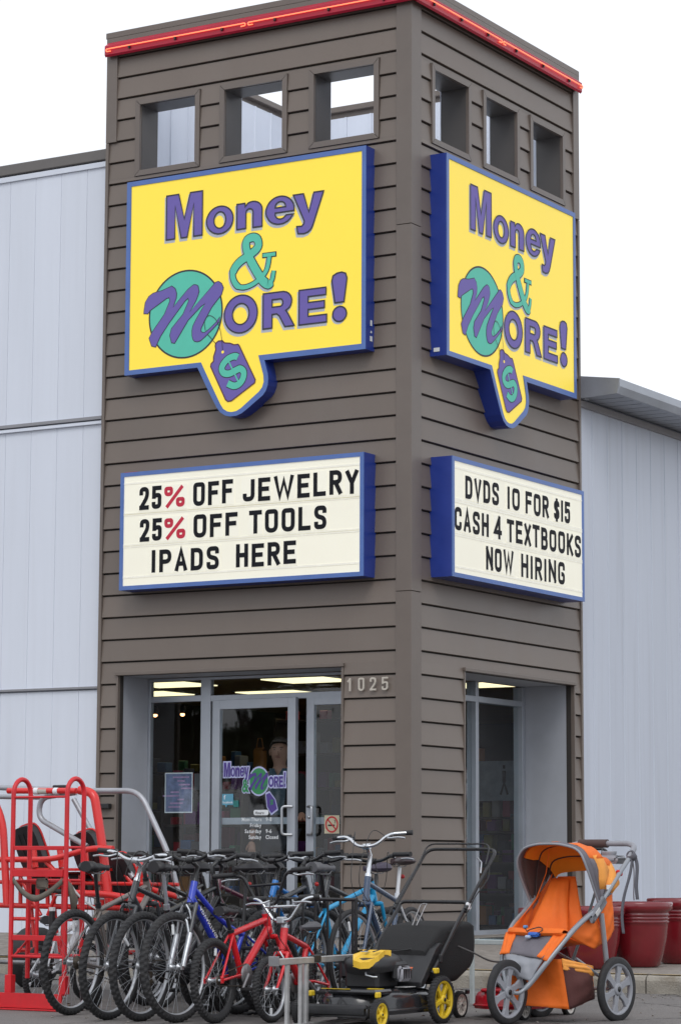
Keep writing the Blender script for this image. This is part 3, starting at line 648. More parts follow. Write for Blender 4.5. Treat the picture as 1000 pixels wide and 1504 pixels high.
GX = -.55
sf2 = thing('side_display_window', 'tall aluminium framed shop window recessed in the right face of the tower', 'window')
def fr2(y0,y1,z0,z1,nm='frame_member',d=.10): return bev(MB().box((GX,(y0+y1)/2,(z0+z1)/2),(d,y1-y0,z1-z0)).build(nm, ALU, sf2), .003)
fr2(2.13,2.19,GZ-.02,DZ-.005); fr2(3.08,3.138,GZ-.02,DZ-.005); fr2(.957,1.0,GZ-.02,DZ-.005)
for a,b_ in ((1.0,2.13),(2.19,3.08)):
    fr2(a,b_,GZ-.02,GZ+.046,'sill'); fr2(a,b_,2.495,2.55,'transom')
    MB().box((GX,(a+b_)/2,(GZ+.046+2.495)/2),(.008,b_-a,2.495-GZ-.046)).build('glass_pane', GL, sf2)
    MB().box((GX,(a+b_)/2,(2.55+DZ-.005)/2),(.008,b_-a,DZ-.005-2.55)).build('glass_pane', GL, sf2)

# ------------------------------------------------------------------ shop interior
room = thing('shop_interior', 'dim shop room with brown ceiling seen through the entrance glass', 'shop room')
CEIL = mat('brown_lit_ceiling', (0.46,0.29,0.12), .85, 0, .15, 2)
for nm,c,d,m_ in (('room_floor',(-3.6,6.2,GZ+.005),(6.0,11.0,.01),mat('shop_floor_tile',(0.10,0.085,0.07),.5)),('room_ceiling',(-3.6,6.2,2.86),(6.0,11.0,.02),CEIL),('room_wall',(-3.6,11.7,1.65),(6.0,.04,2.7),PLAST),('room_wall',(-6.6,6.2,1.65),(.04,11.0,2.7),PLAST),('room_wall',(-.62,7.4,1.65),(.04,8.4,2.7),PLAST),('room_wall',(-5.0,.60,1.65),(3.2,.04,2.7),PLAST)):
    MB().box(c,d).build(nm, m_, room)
LITE = mat('fluorescent_diffuser', (0.8,0.75,0.5), .6, emit=1.7, ecol=(1.0,.86,.50))
for lb,x,y in (('lit ceiling panel seen above the left fixed window',atY(252,1001,3.05).x,3.05),('lit ceiling panel seen at the top of the transom over the right door',atY(452,996,3.1).x,3.1),('lit ceiling panel seen lower in the transom over the left door',atY(410,1013,4.7).x,4.7),('lit ceiling panel just showing low above the left fixed window',atY(222,1013,4.2).x,4.2),('lit ceiling panel seen through the top of the side window',-1.75,4.6),('lit ceiling panel farthest back in the shop',-4.6,8.4)):
    L_ = thing('ceiling_light', lb, 'ceiling light', (x,y,2.84), 0, 'ceiling lights in the shop')
    MB().box((0,0,-.005),(.74,.62,.012)).build('diffuser', LITE, L_); MB().box((0,0,.004),(.80,.68,.012)).build('light_frame', ALU, L_)
cols = [(0.25,0.02,0.03),(0.03,0.10,0.25),(0.30,0.12,0.02),(0.04,0.16,0.08),(0.25,0.25,0.27),(0.20,0.17,0.03),(0.12,0.03,0.15),(0.03,0.03,0.04),(0.30,0.05,0.10)]
GM = [mat('goods_colour_%s'%n_, c, .5) for n_,c in zip(('red','blue','orange','green','white','mustard','violet','black','pink'),cols)]
SHF = mat('dark_shelf_board', (0.06,0.045,0.035), .6)
shl = [('crowded display shelf of small goods just inside the left entrance window',-2.80,1.15,0,.9,1.35),('tall dark rack of boxes behind the right entrance door',atY(478,1150,3.0).x,3.0,0,1.0,2.1),('narrow shelf of goods beside the side window counter',-2.9,5.2,90,1.6,1.15),('long shelf of coloured goods in the middle of the shop',-2.2,4.3,0,2.2,1.5),('shelf of red and blue goods along the far left shop wall',-4.2,3.0,0,1.6,1.6),('counter shelf with goods seen through the right face window',-1.55,4.3,0,1.3,1.0),('tall shelf of mixed goods at the back behind the side window',-2.2,5.6,0,1.6,1.7)]
for lb,x,y,rz,w_,h in shl:
    S_ = thing('display_shelf', lb, 'shelf', (x,y,GZ+.01), R_(rz), 'shelves inside the shop')
    k = max(2,int(h/.33))
    for s in (-1,1): MB().box((s*w_/2,0,h/2),(.03,.34,h)).build('upright', SHF, S_)
    for j in range(k+1):
        zz = .03+j*(h-.06)/k; MB().box((0,0,zz),(w_-.034,.33,.02)).build('shelf_board', SHF, S_)
        x_ = -w_/2+.05
        while x_ < w_/2-.08:
            a = rnd.uniform(.05,.12); c = rnd.uniform(.07,.22); 
            if j < k or rnd.random() < .6: MB().cbox((x_+a/2,rnd.uniform(-.08,.02),zz+.01+c/2),(a,rnd.uniform(.06,.16),c),.006).build('boxed_goods', rnd.choice(GM), S_)
            x_ += a+rnd.uniform(.005,.05)
for lb,x,y,z,c in (('orange bag hanging inside the door glass',-2.75,1.9,1.95,2),('yellow bag hanging below an orange one inside the door glass',-2.65,1.7,1.42,5)):
    H_ = thing('hanging_bag', lb, 'bag', (x,y,z)); b = MB(); b.cbox((0,0,0),(.16,.06,.30),.03,None,True); b.build('bag_body', GM[c], H_); MB().tube([(-.04,0,.14),(-.02,0,.24),(.02,0,.24),(.04,0,.14)],.006).build('bag_handle', GM[c], H_)
wp = thing('wall_poster','pale blue poster with a walking figure hung inside the side window','poster',(-1.3,4.0,1.65)); MB().box((0,0,.17),(.60,.01,.40)).build('poster_sheet',mat('pale_blue_poster',(.22,.27,.34),.6,0,.3,9),wp)
b = MB(); b.ribbon([(.08,.03),(.12,.15),(.16,.03)],.012,lambda a,c:(a,-.008,c)); b.ribbon([(.12,.15),(.12,.27)],.020,lambda a,c:(a,-.009,c)); b.ribbon([(.12,.29),(.12,.325)],.014,lambda a,c:(a,-.008,c)); b.build('poster_figure',BLK,wp)
lamp_m = mat('small_warm_lamp', (1,.5,.2), .5, emit=6, ecol=(1,.45,.18))
for x,lb in ((atY(228,1051,1.25).x,'left of two small warm lamps glowing behind the entrance window'),(atY(268,1051,1.25).x,'right of two small warm lamps glowing behind the entrance window')):
    o = thing('small_spot_lamp', lb, 'lamp', (x,1.25,atY(228,1051,1.25).z)); MB().ell((0,0,0),(.022,.022,.018)).build('bulb', lamp_m, o); MB().lathe([(.02,.01),(.035,.04),(.02,.09),(0,.09)],12).build('lamp_shade', BLK, o)

# ------------------------------------------------------------------ big logo signs
def rad_shift(pts, d): pass
YELF = mat('lit_yellow_sign_face', (0.90,0.66,0.045), .35, 0, .03, .8, emit=.26, ecol=(1.0,.80,.10))
CREAM = mat('lit_cream_letterboard_face', (0.82,0.80,0.67), .35, 0, .04, 1.2, emit=.20, ecol=(1.0,.96,.82), dirt=.06, dirtc=(.5,.4,.28))
OUT = [(-2.94,5.455),(-2.126,5.455),(-2.019,5.255),(-1.913,5.07),(-1.872,5.02),(-1.815,4.985),(-1.76,4.974),(-1.70,4.975),(-1.642,4.993),(-1.58,5.03),(-1.417,5.138),(-1.385,5.175),(-1.366,5.225),(-1.361,5.28),(-1.366,5.33),(-1.403,5.455),(-.352,5.455),(-.352,7.286),(-2.94,7.286)]
INN = [(-2.893,5.499),(-2.092,5.499),(-1.975,5.276),(-1.876,5.094),(-1.845,5.05),(-1.80,5.022),(-1.755,5.012),(-1.70,5.017),(-1.65,5.04),(-1.461,5.172),(-1.425,5.21),(-1.408,5.26),(-1.412,5.32),(-1.468,5.505),(-.395,5.505),(-.395,7.242),(-2.893,7.242)]
def zm(pts, ox, oy, sc):       # outline traced on the photograph -> metres on the plane of the left sign
    out = []
    for x,y in pts:
        p = atY(ox+x/sc, oy+y/sc, -.16); out.append((p.x,p.z))
    return out
MPOLY = zm([(10,500),(12,470),(25,385),(60,325),(105,290),(200,262),(300,215),(335,240),(350,290),(345,340),(312,440),(400,335),(470,250),(530,200),(560,203),(575,215),(585,270),(570,320),(550,370),(485,490),(740,200),(760,175),(790,165),(820,185),(840,230),(820,300),(720,430),(640,580),(605,660),(605,690),(625,705),(650,700),(700,660),(770,590),(800,545),(795,590),(720,670),(640,750),(600,785),(570,795),(540,790),(525,770),(515,730),(515,680),(525,630),(560,560),(610,470),(655,390),(600,430),(470,570),(330,810),(300,805),(282,730),(300,660),(420,510),(480,370),(475,335),(440,365),(270,600),(180,740),(130,850),(90,840),(65,760),(95,700),(225,510),(283,370),(275,330),(245,340),(70,470),(50,500)],210,390,7.143)
SERIF = zm([(586,431),(540,437)],170,200,2.5)
AMP = zm([(564,436),(553,490),(520,530),(480,552),(448,550),(430,520),(433,490),(455,460),(495,432),(522,405),(520,378),(503,370),(482,380),(478,405),(490,445),(520,500),(540,530),(560,542),(574,525),(580,492)],170,200,2.5)
DOL = zm([(308,905),(280,895),(225,915),(180,960),(160,1010),(180,1050),(230,1055),(290,1025),(330,1010),(362,1040),(355,1100),(320,1150),(270,1168),(215,1145)],300,380,6.264)
TAGP = zm([(100,800),(105,775),(130,755),(165,752),(185,772),(235,775),(275,790),(310,785),(322,800),(468,1110),(462,1140),(250,1305),(215,1312),(195,1295),(58,990),(62,965),(85,940),(85,900),(105,835)],300,380,6.264)
STR = zm([(835,890),(825,760),(800,640),(760,560),(705,522),(665,540),(645,600),(655,680)],210,390,7.143)
STR2 = zm([(680,720),(730,780),(765,820)],210,390,7.143)
HOLE = zm([(836,905)],210,390,7.143)[0]
def money_sign(fn, name, label, dep):
    """fn maps (u = distance along the wall from its far left, z, w outwards) to the world"""
    sg = thing(name, label, 'sign', fn(-1.645,5.455,0)); inv = Vector(sg.location)
    F = lambda u,v,w: tuple(Vector(fn(u,v,w))-inv)
    b = MB(); n = len(OUT)
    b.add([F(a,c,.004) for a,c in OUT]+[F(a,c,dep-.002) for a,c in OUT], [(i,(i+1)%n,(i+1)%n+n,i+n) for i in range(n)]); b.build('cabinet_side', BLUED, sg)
    b = MB(); b.flat([OUT], lambda a,c: F(a,c,.006)); b.build('cabinet_back', BLUED, sg)
    b = MB(); b.flat([OUT,INN[::-1]], lambda a,c: F(a,c,dep)); b.add([F(a,c,dep) for a,c in INN]+[F(a,c,dep-.02) for a,c in INN], [(i,(i+1)%len(INN),(i+1)%len(INN)+len(INN),i+len(INN)) for i in range(len(INN))]); solid(b.build('face_frame', BLUE, sg), .003)
    b = MB(); b.flat([INN], lambda a,c: F(a,c,dep-.006)); b.build('sign_face', YELF, sg)
    fp = dep-.006
    P = lambda w: (lambda a,c: F(a,c,fp+w))
    for ch,u0_,u1_,v0_,v1_ in (('M',-2.490,-2.090,6.685,7.10),('o',-2.044,-1.752,6.673,6.930),('n',-1.713,-1.440,6.688,6.930),('e',-1.400,-1.099,6.683,6.940),('y',-1.110,-.791,6.565,6.935),('O',-1.84,-1.482,5.730,6.077),('R',-1.422,-1.091,5.740,6.062),('E',-1.042,-.753,5.738,6.052)):
        loops = [[(u0_+a*(u1_-u0_), v0_+c*(v1_-v0_)) for a,c in lp] for lp in HEAVY[ch]]
        L = MB().flat(loops,P(.0045)).build('letter', PUR, sg); L['label'] = 'purple letter '+ch
        b = MB()
        for lp in loops: b.ribbon(lp,.0065,P(.0062),True)
        b.build('letter_outline', OUTL, L)
        b = MB(); b.flat([[(p-.012,q-.022) for p,q in lp] for lp in loops],P(.0015))
        for lp in loops: b.ribbon([(p-.012,q-.022) for p,q in lp],.011,P(.0012),True)
        b.build('letter_shadow', SHAD, L)
    ex = [(-.702,6.10),(-.69,6.145),(-.65,6.165),(-.60,6.17),(-.56,6.155),(-.545,6.11),(-.575,5.90),(-.67,5.90)]
    L = MB(); L.flat([ex],P(.0045)); dt = [(-.62+.072*math.cos(t*math.pi/8),5.795+.068*math.sin(t*math.pi/8)) for t in range(16)]; L.flat([dt],P(.0045)); L = L.build('letter', PUR, sg); L['label'] = 'purple exclamation mark'
    b = MB(); b.ribbon(ex,.007,P(.006),True); b.ribbon(dt,.007,P(.006),True); b.build('letter_outline', OUTL, L)
    b = MB(); b.flat([[(a-.015,c-.024) for a,c in ex]],P(.0015)); b.flat([[(a-.015,c-.024) for a,c in dt]],P(.0015)); b.build('letter_shadow', SHAD, L)
    am = [tuple(p) for p in crm(AMP,4)]; w_ = []
    for i in range(len(am)):
        t = i/(len(am)-1); w_.append((.020 if t < .2 else .026) if t < .3 else .036 if t < .75 else .040 if t<.93 else .018)
    n3 = len(am); L = MB(); O_ = MB(); H_ = MB()
    cuts = [0,int(n3*.42),int(n3*.72),n3-1]
    for k in range(3):
        i0,i1 = max(0,cuts[k]-(1 if k else 0)),cuts[k+1]+1; sg_,ww_ = am[i0:i1],w_[i0:i1]
        L.ribbon(sg_,ww_,P(.0045+.0005*k)); O_.ribbon(sg_,[q+.009 for q in ww_],P(.0028+.0004*k)); H_.ribbon([(a-.012,c-.02) for a,c in sg_],[q+.009 for q in ww_],P(.0012+.0003*k))
    L.ribbon(SERIF,.016,P(.0061)); O_.ribbon([(SERIF[0][0]+.01,SERIF[0][1]),(SERIF[1][0]-.01,SERIF[1][1])],.025,P(.0024))
    L = L.build('letter', TEAL, sg); L['label'] = 'teal ampersand'; O_.build('letter_outline', OUTL, L); H_.build('letter_shadow', SHAD, L)
    ci = [(-2.267+.402*math.cos(t*math.pi/32),5.966+.405*math.sin(t*math.pi/32)) for t in range(64)]
    b = MB(); b.flat([ci],P(.002)); dk = b.build('logo_disc', TEAL, sg); MB().ribbon(ci,.008,P(.0026),True).build('disc_outline', OUTL, dk)
    L = MB().flat([MPOLY],P(.0045)).build('script_letter', PUR, sg); L['label'] = 'purple script M over the teal disc'; MB().ribbon(MPOLY,.007,P(.0036),True).build('letter_outline', OUTL, L)
    tg = MB().flat([TAGP],P(.0045)).build('price_tag', PUR, sg); MB().ribbon(TAGP,.006,P(.0052),True).build('tag_outline', mat('brown_print_outline',(0.10,0.03,0.05),.5), tg)
    dd = [tuple(p) for p in crm(DOL,4)]; MB().ribbon(dd,.038,P(.0052),False).build('dollar_outline', OUTL, tg)
    b = MB().ribbon(dd,.030,P(.0060)); b.ribbon(zm([(205,900),(330,1165)],300,380,6.264),.007,P(.0066)); b.build('dollar_sign', TEAL, tg)
    b = MB(); b.flat([[(HOLE[0]+.014*math.cos(t*math.pi/6),HOLE[1]+.014*math.sin(t*math.pi/6)) for t in range(12)]],P(.006)); b.build('tag_hole', YELF, tg)
    b = MB(); b.ribbon([tuple(p) for p in crm(STR,5)],.0028,P(.007)); b.ribbon(STR2,.0028,P(.007)); b.build('tag_string', OUTL, tg)
    # small white maker's plates on the cabinet side
    return sg, F
s1, F1 = money_sign(LF, 'logo_sign', 'big yellow and blue Money & More! sign on the left face of the tower', .16)
RS = lambda u,v,w: RF(u+2.94+.352-.01, v-.02, w)
s2, F2 = money_sign(RS, 'logo_sign', 'big yellow and blue Money & More! sign on the right face of the tower', .18)
b = MB()
for z,h,w_ in ((5.70,.05,.03),(5.62,.02,.02),(5.56,.045,.04)): b.box(F1(-.349,z,.07), (.002,w_,h))
b.build('maker_plate', WHT, s1)
b = MB(); b.box(F2(-2.943,5.51,.08), (.06,.002,.035)); b.build('maker_plate', WHT, s2)

mm_ = MB(); mm_.flat([[((x+2.267)/.402*.105+.535,(z-5.966)/.405*.118+MZ+.02) for x,z in MPOLY]],dl(FY-.0005)); mm_.build('script_letter', DPUR, D1)
# ------------------------------------------------------------------ changeable letter boards
LETB = mat('black_marquee_letter', (0.008,0.009,0.013), .6, 0, .2, 6, spec=.2); LETR = mat('red_marquee_letter', (0.58,0.015,0.05), .45)
RAIL = mat('glowing_clear_rail', (0.80,0.785,0.69), .25, 0, .04, 8, emit=.16, ecol=(1,.96,.82)); TILE = mat('glowing_clear_tile', (0.84,0.82,0.70), .3, 0, .03, 4, emit=.18, ecol=(1,.96,.82))  # glow added to rails and tiles so they don't look darker than the face
WID = {'1':.35,'I':.35,'W':1.5,'M':1.2,'%':1.15,'J':.9,'4':1.0,'N':1.0,'O':1.0}
CAPN = [0]
def marquee(fn, name, label, u0, u1, z0, z1, dep, lines):
    mq = thing(name, label, 'letter board', fn((u0+u1)/2, z0, 0)); inv = Vector(mq.location); F = lambda u,v,w: tuple(Vector(fn(u,v,w))-inv)
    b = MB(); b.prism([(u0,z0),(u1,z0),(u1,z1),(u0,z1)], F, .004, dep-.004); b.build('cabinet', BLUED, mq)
    e = .038
    for q in ([(u0,z0),(u1,z0),(u1-e,z0+e),(u0+e,z0+e)],[(u1,z0),(u1,z1),(u1-e,z1-e),(u1-e,z0+e)],[(u1,z1),(u0,z1),(u0+e,z1-e),(u1-e,z1-e)],[(u0,z1),(u0,z0),(u0+e,z0+e),(u0+e,z1-e)]):
        b = MB(); b.prism(q, F, dep-.0038, dep+.006); b.build('frame_edge', BLUE, mq)
    b = MB(); b.prism([(u0+e,z0+e),(u1-e,z0+e),(u1-e,z1-e),(u0+e,z1-e)], F, dep-.0038, dep-.001); b.build('board_face', CREAM, mq)
    NRM[0] = (Vector(fn(0,0,1))-Vector(fn(0,0,0))).normalized()
    for bz, text in lines:
        for zz in (bz-.035, bz+.245):
            b = MB(); b.prism([(u0+e,zz),(u1-e,zz),(u1-e,zz+.018),(u0+e,zz+.018)], F, dep-.001, dep+.0022); b.build('letter_rail', RAIL, mq)
        for wd, a, c, hh in text:
            n = len(wd); ws = [WID.get(ch,.92) for ch in wd]; gap = .27; tot = sum(ws)+gap*(n-1); k = (c-a)/tot; u = a
            for ch,w_ in zip(wd,ws):
                h = hh*rnd.uniform(.985,1.015); dz = rnd.uniform(-.004,.004)
                rc = mq
                o = stroke_letter('I' if ch == '1' and wd == '10' else ch,(u,u+w_*k,bz+dz,bz+h+dz), lambda p,q: F(p,q,dep+.0045), .0205).build('letter', LETR if ch == '%' else LETB, mq)
                o['label'] = ('red' if ch == '%' else 'black')+' marquee character '+ch
                t = MB(); g = gap*k*.42; t.prism([(u-g,bz-.012),(u+w_*k+g,bz-.012),(u+w_*k+g,bz+hh+.014),(u-g,bz+hh+.014)], F, dep, dep+.002+rnd.uniform(0,.0008)); t.build('letter_tile', TILE, mq)
                u += (w_+gap)*k
    return mq, F
q1, G1 = marquee(LF, 'letter_board', 'cream letter board reading 25% OFF JEWELRY on the left face of the tower', -2.926, -.336, 3.452, 4.535, .21,
    [(4.177,[('25',-2.713,-2.468,.212),('%',-2.44,-2.208,.200),('OFF',-2.12,-1.691,.212),('JEWELRY',-1.586,-.391,.212)]),
     (3.887,[('25',-2.703,-2.46,.208),('%',-2.435,-2.198,.200),('OFF',-2.113,-1.64,.208),('TOOLS',-1.513,-.712,.208)]),
     (3.594,[('IPADS',-2.572,-1.835,.205),('HERE',-1.653,-1.024,.205)])])
q2, G2 = marquee(RF, 'letter_board', 'cream letter board reading NOW HIRING on the right face of the tower', .342, 2.958, 3.472, 4.534, .23,
    [(4.186,[('DVDS',.58,1.214,.205),('10',1.374,1.622,.205),('FOR',1.738,2.209,.205),('$15',2.319,2.658,.205)]),
     (3.885,[('CASH',.38,1.016,.207),('4',1.116,1.268,.207),('TEXTBOOKS',1.371,2.886,.207)]),
     (3.590,[('NOW',.964,1.494,.212),('HIRING',1.644,2.537,.212)])])
MB().box(G1(-2.86,4.54,.12),(.14,.06,.02)).build('junction_box', mat('red_plastic_box',(.4,.03,.03),.5), q1)

# ------------------------------------------------------------------ plant pots
POTM = mat('glazed_oxblood_red', (0.17,0.008,0.014), .22, 0, .12, 5, coat=.5, dirt=.15, dirtc=(.10,.03,.03)); POTI = mat('pot_inside_red', (0.13,0.015,0.02), .5, 0, .1, 5); SOIL = mat('dry_potting_soil', (0.05,0.035,0.025), .95, 0, .3, 30)
def pot_mesh():
    pr = [(0,.0),(.135,.0),(.155,.012),(.185,.10),(.208,.20),(.220,.30),(.222,.325),(.232,.333),(.222,.343),(.223,.350),(.234,.358),(.223,.368),(.224,.375),(.236,.383),(.226,.394),(.226,.408),(.252,.418),(.256,.440),(.257,.468),(.250,.480),(.236,.480)]
    inn = [(.236,.480),(.226,.468),(.218,.40),(.21,.34)]
    return MB().lathe(pr,48).mesh('pot_body',POTM), MB().lathe(inn,48).mesh('pot_lining',POTI), MB().lathe([(0,.345),(.2095,.34)],32,None,False).mesh('potting_soil',SOIL)
pm = pot_mesh()
for lb,px,y,s_ in (('dark red glazed pot partly hidden behind the orange stroller',870,-.86,1.0),('dark red glazed pot nearest the kerb right of the stroller',938,-.42,1.06),('dark red glazed pot at the right edge behind the nearest one',1001,.42,1.10),('farthest dark red pot at the right edge of the row',1046,.9,1.1),('dark red glazed pot behind the stroller seat by the window',806,-.70,.95)):
    x = atY(px,1380,y).x
    P_ = thing('plant_pot', lb, 'plant pot', (x,y,zg(y,x)+.001), rnd.uniform(0,6), 'red pots along the sidewalk'); P_.scale = (s_,s_,s_)
    for n_,m_ in zip(('pot_body','pot_lining','potting_soil'),pm): link(n_,m_,P_)

# ------------------------------------------------------------------ bicycles
RIMS = mat('silver_wheel_rim', (0.50,0.52,0.55), .35, .6, .1, 12, dirt=.2, dirtc=(.2,.19,.18)); RIMK = mat('black_wheel_rim', (0.03,0.03,0.032), .35, .2, .1, 12, dirt=.3, dirtc=(.1,.1,.1))
GRIP = mat('rubber_grip', (0.02,0.02,0.022), .65, 0, .2, 40, .2, 90); CHN = mat('greasy_chain_steel', (0.09,0.075,0.06), .5, .6, .3, 60); REFL = mat('white_reflector', (0.72,0.74,0.76), .2); AMB = mat('amber_reflector', (0.6,0.2,0.02), .25); CAB = mat('black_cable', (0.02,0.02,0.02), .4); SKIN_RED = mat('red_reflector', (0.45,0.02,0.02), .25)
_wh = {}
def wheel_meshes(R, tw, knob, rimmat):
    k = (R,tw,knob,rimmat.name)
    if k in _wh: return _wh[k]
    n = 216 if knob else 48; c = 14; v = []; f = []; r0 = R-tw
    for i in range(n):
        a = 2*math.pi*i/n
        for j in range(c):
            b = 2*math.pi*j/c; rr_ = tw; o = math.cos(b)
            if knob and o > .2:
                pat = ((i//2) % 2 == 0) if (j in (0,1,13)) else ((i//2) % 2 == 1)
                rr_ = tw + (knob*.8 if pat else -knob*.9)
            rad = r0 + rr_*math.cos(b); v.append((rad*math.cos(a), rr_*1.0*math.sin(b), rad*math.sin(a)))
    for i in range(n):
        for j in range(c): f.append((i*c+j, i*c+(j+1)%c, ((i+1)%n)*c+(j+1)%c, ((i+1)%n)*c+j))
    t = MB(); t.add(v,f,not knob); ty = t.mesh('tyre',RUB)
    Q = Matrix.Rotation(R_(90),4,'X'); ri = r0-tw*.55
    rm = MB().lathe([(ri+.006,-.013),(ri-.012,-.011),(ri-.017,0),(ri-.012,.011),(ri+.006,.013)],48,Q).mesh('rim',rimmat)
    sp = MB(); N = 32 if R > .28 else 24
    for i in range(N):
        a = 2*math.pi*i/N; sd_ = 1 if i%2 else -1; ha = a + (.95 if (i//2)%2 else -.95)
        sp.tube([(.022*math.cos(ha),sd_*.028,.022*math.sin(ha)),((ri-.014)*math.cos(a),0,(ri-.014)*math.sin(a))],.00125,3,cap=False)
    spm = sp.mesh('spokes',SIL)
    hb = MB().lathe([(.0,-.055),(.008,-.055),(.008,-.036),(.024,-.030),(.024,-.026),(.013,-.020),(.013,.020),(.024,.026),(.024,.030),(.008,.036),(.008,.055),(0,.055)],16,Q).mesh('hub',SIL)
    _wh[k] = (ty,rm,spm,hb); return _wh[k]
def saddle(mb, c, L=.27, W=.075, plush=.02):
    rows = []; n = 10
    prof = [(.5,.010),(.44,.018),(.3,.020),(.1,.026),(-.1,.040),(-.25,W*.85),(-.38,W),(-.47,W*.92),(-.5,W*.6)]
    for t,w_ in prof:
        row = []; zt = plush*(.6 if t > .2 else 1)+.012*(t < -.2)
        for k in range(n):
            a = 2*math.pi*k/n; y = w_*math.cos(a); z = math.sin(a); z = zt*z*1.2 if z > 0 else z*.020*(1.4 if t<-.05 else 1.1)
            row.append((c[0]+t*L, y, c[2]+z))
        row.append(row[0]); rows.append(row)
    mb.surf(rows); mb.add(rows[0][:-1],[tuple(range(n))],True); mb.add(rows[-1][:-1],[tuple(range(n))[::-1]],True)
    return mb
BK = {'mtb':dict(R=.342,tw=.0255,knob=.0028,xr=-.43,xf=.62,bb=.29,st=(-.165,.70),ht=(.395,.86),hb=(.44,.745),sad=(-.215,.95),bar=(.36,1.05),bw=.31,tube=.019),
 'hyb':dict(R=.345,tw=.018,knob=0,xr=-.43,xf=.62,bb=.29,st=(-.17,.76),ht=(.385,.89),hb=(.43,.75),sad=(-.225,1.0),bar=(.31,1.15),bw=.30,tube=.019),
 'bmx':dict(R=.262,tw=.025,knob=.003,xr=-.34,xf=.565,bb=.285,st=(-.11,.56),ht=(.345,.66),hb=(.375,.55),sad=(-.15,.68),bar=(.30,.93),bw=.34,tube=.022),
 'kid':dict(R=.205,tw=.022,knob=.002,xr=-.31,xf=.44,bb=.235,st=(-.10,.47),ht=(.245,.57),hb=(.275,.455),sad=(-.14,.575),bar=(.21,.77),bw=.25,tube=.0205)}
def bike(label, kind, near, gx, gy, frame_m, fork_m, rim=None, bar_m=None, steer=0, dyaw=0, lean=0, sus=False, rear_m=None, sad_m=None, barstyle='riser', lever_m=None, txt=None, post_m=None, dz=0, name='bicycle', drop=0.0, guard=False):
    p = BK[kind]; R = p['R']; rim = rim or RIMS; bar_m = bar_m or BLKM; sad_m = sad_m or VINYL; lever_m = lever_m or SIL; post_m = post_m or BLKM
    th = R_(-90 if near == 'front' else 90) + R_(dyaw)
    hx = p['xf'] if near == 'front' else p['xr']
    B = thing(name, label, 'bicycle', (gx-hx*math.cos(th), gy-hx*math.sin(th), dz), 0, 'second-hand bicycles for sale in front of the store'); B.rotation_euler = (R_(lean),0,th)
    bb = Vector((0,0,p['bb'])); st = Vector((p['st'][0],0,p['st'][1]-drop)); ht = Vector((p['ht'][0],0,p['ht'][1])); hb = Vector((p['hb'][0],0,p['hb'][1])); rh = Vector((p['xr'],0,R)); fh = Vector((p['xf'],0,R)); T = p['tube']
    ax = (ht-hb).normalized()
    f = MB(); f.tube([hb-ax*.01,ht+ax*.01],T+.004,12)
    if drop > .1: f.tube([tuple(q) for q in crm([ht-ax*.03, ht*.5+st*.5-Vector((0,0,.07)), st-(st-bb)*.10],6)],T*.9,10)
    else: f.tube([ht-ax*.03, st-(st-bb)*.06],T*.92,10)
    f.tube([hb+ax*.03, bb],T*1.15,10); f.tube([bb,st],T*.9,10); f.tube([bb+Vector((0,-.036,0)),bb+Vector((0,.036,0))],.022,12)
    r = f if rear_m is None else MB()
    for s_ in (-1,1):
        r.tube([bb+Vector((-.03,s_*.022,0)), bb+Vector((-.10,s_*.045,.0)), rh+Vector((0.01,s_*.062,0))],.0095,8)
        r.tube([st-(st-bb)*.09+Vector((-.01,s_*.016,0)), rh+Vector((0,s_*.060,.01))],.0080,8)
        r.cbox(rh+Vector((0,s_*.062,0)),(.035,.006,.04),.002)
    f.build('frame', frame_m, B)
    if rear_m is not None: r.build('rear_triangle', rear_m, B)
    if txt:
        d = (bb-hb).normalized(); up_ = Vector((-d.z,0,d.x)); 
        for sg in (-1,1):
            m_ = MB(); o = hb+ax*.03+d*.09
            if sg == -1: fnn = lambda u,v: tuple(o+d*u+up_*(v*1.0)*1+Vector((0,-T*1.15-.0012,0)))
            else: fnn = lambda u,v: tuple(o+d*u+up_*v+Vector((0,T*1.15+.0012,0)))
            text_line(txt,0,-.012,.024,fnn,m_,.02,1.25); m_.build('frame_lettering', WHT, B)
    # steered assembly
    S = Matrix.Translation(hb)@Matrix.Rotation(R_(steer),4,ax)@Matrix.Translation(-hb)
    fk = MB(); cr_ = hb-ax*.035; wl = .052 if R > .3 else .044
    fk.tube([hb, cr_],.016,10); fk.tube([cr_+Vector((0,-wl,0)),cr_+Vector((0,wl,0))],.017,8)
    q2 = fk
    for s_ in (-1,1):
        a = cr_+Vector((0,s_*wl,.005)); e = fh+Vector((-.012,s_*wl,.01)); m_ = a.lerp(e,.5)
        if sus: fk.tube([a+ax*.02,m_],.0145,10)
        else: fk.tube([a,a.lerp(e,.75),e+Vector((.012,0,-.01))],[.0135,.0115,.008],8)
    fk.build('fork', fork_m, B, M=S)
    if sus:
        lo = MB()
        for s_ in (-1,1):
            a = cr_+Vector((0,s_*wl,.005)); e = fh+Vector((-.012,s_*wl,.0)); m_ = a.lerp(e,.45); lo.tube([m_,m_.lerp(e,.1),e],[.016,.019,.017],12); lo.cbox(e+Vector((.01,0,0)),(.03,.012,.04),.003)
        a = cr_+Vector((.02,0,0)); lo.tube(fillet([cr_.lerp(fh,.48)+Vector((0,-wl,0)),cr_.lerp(fh,.25)+Vector((.03,-wl*.5,.02)),cr_.lerp(fh,.25)+Vector((.03,wl*.5,.02)),cr_.lerp(fh,.48)+Vector((0,wl,0))],.03),.009,8)
        lo.build('fork_slider', SIL, B, M=S)
    # stem + bar
    bp = Vector((p['bar'][0],0,p['bar'][1])); bw = p['bw']; s0 = ht+ax*.012
    stm = MB(); stm.tube([ht,ht+ax*.03],T+.003,12)
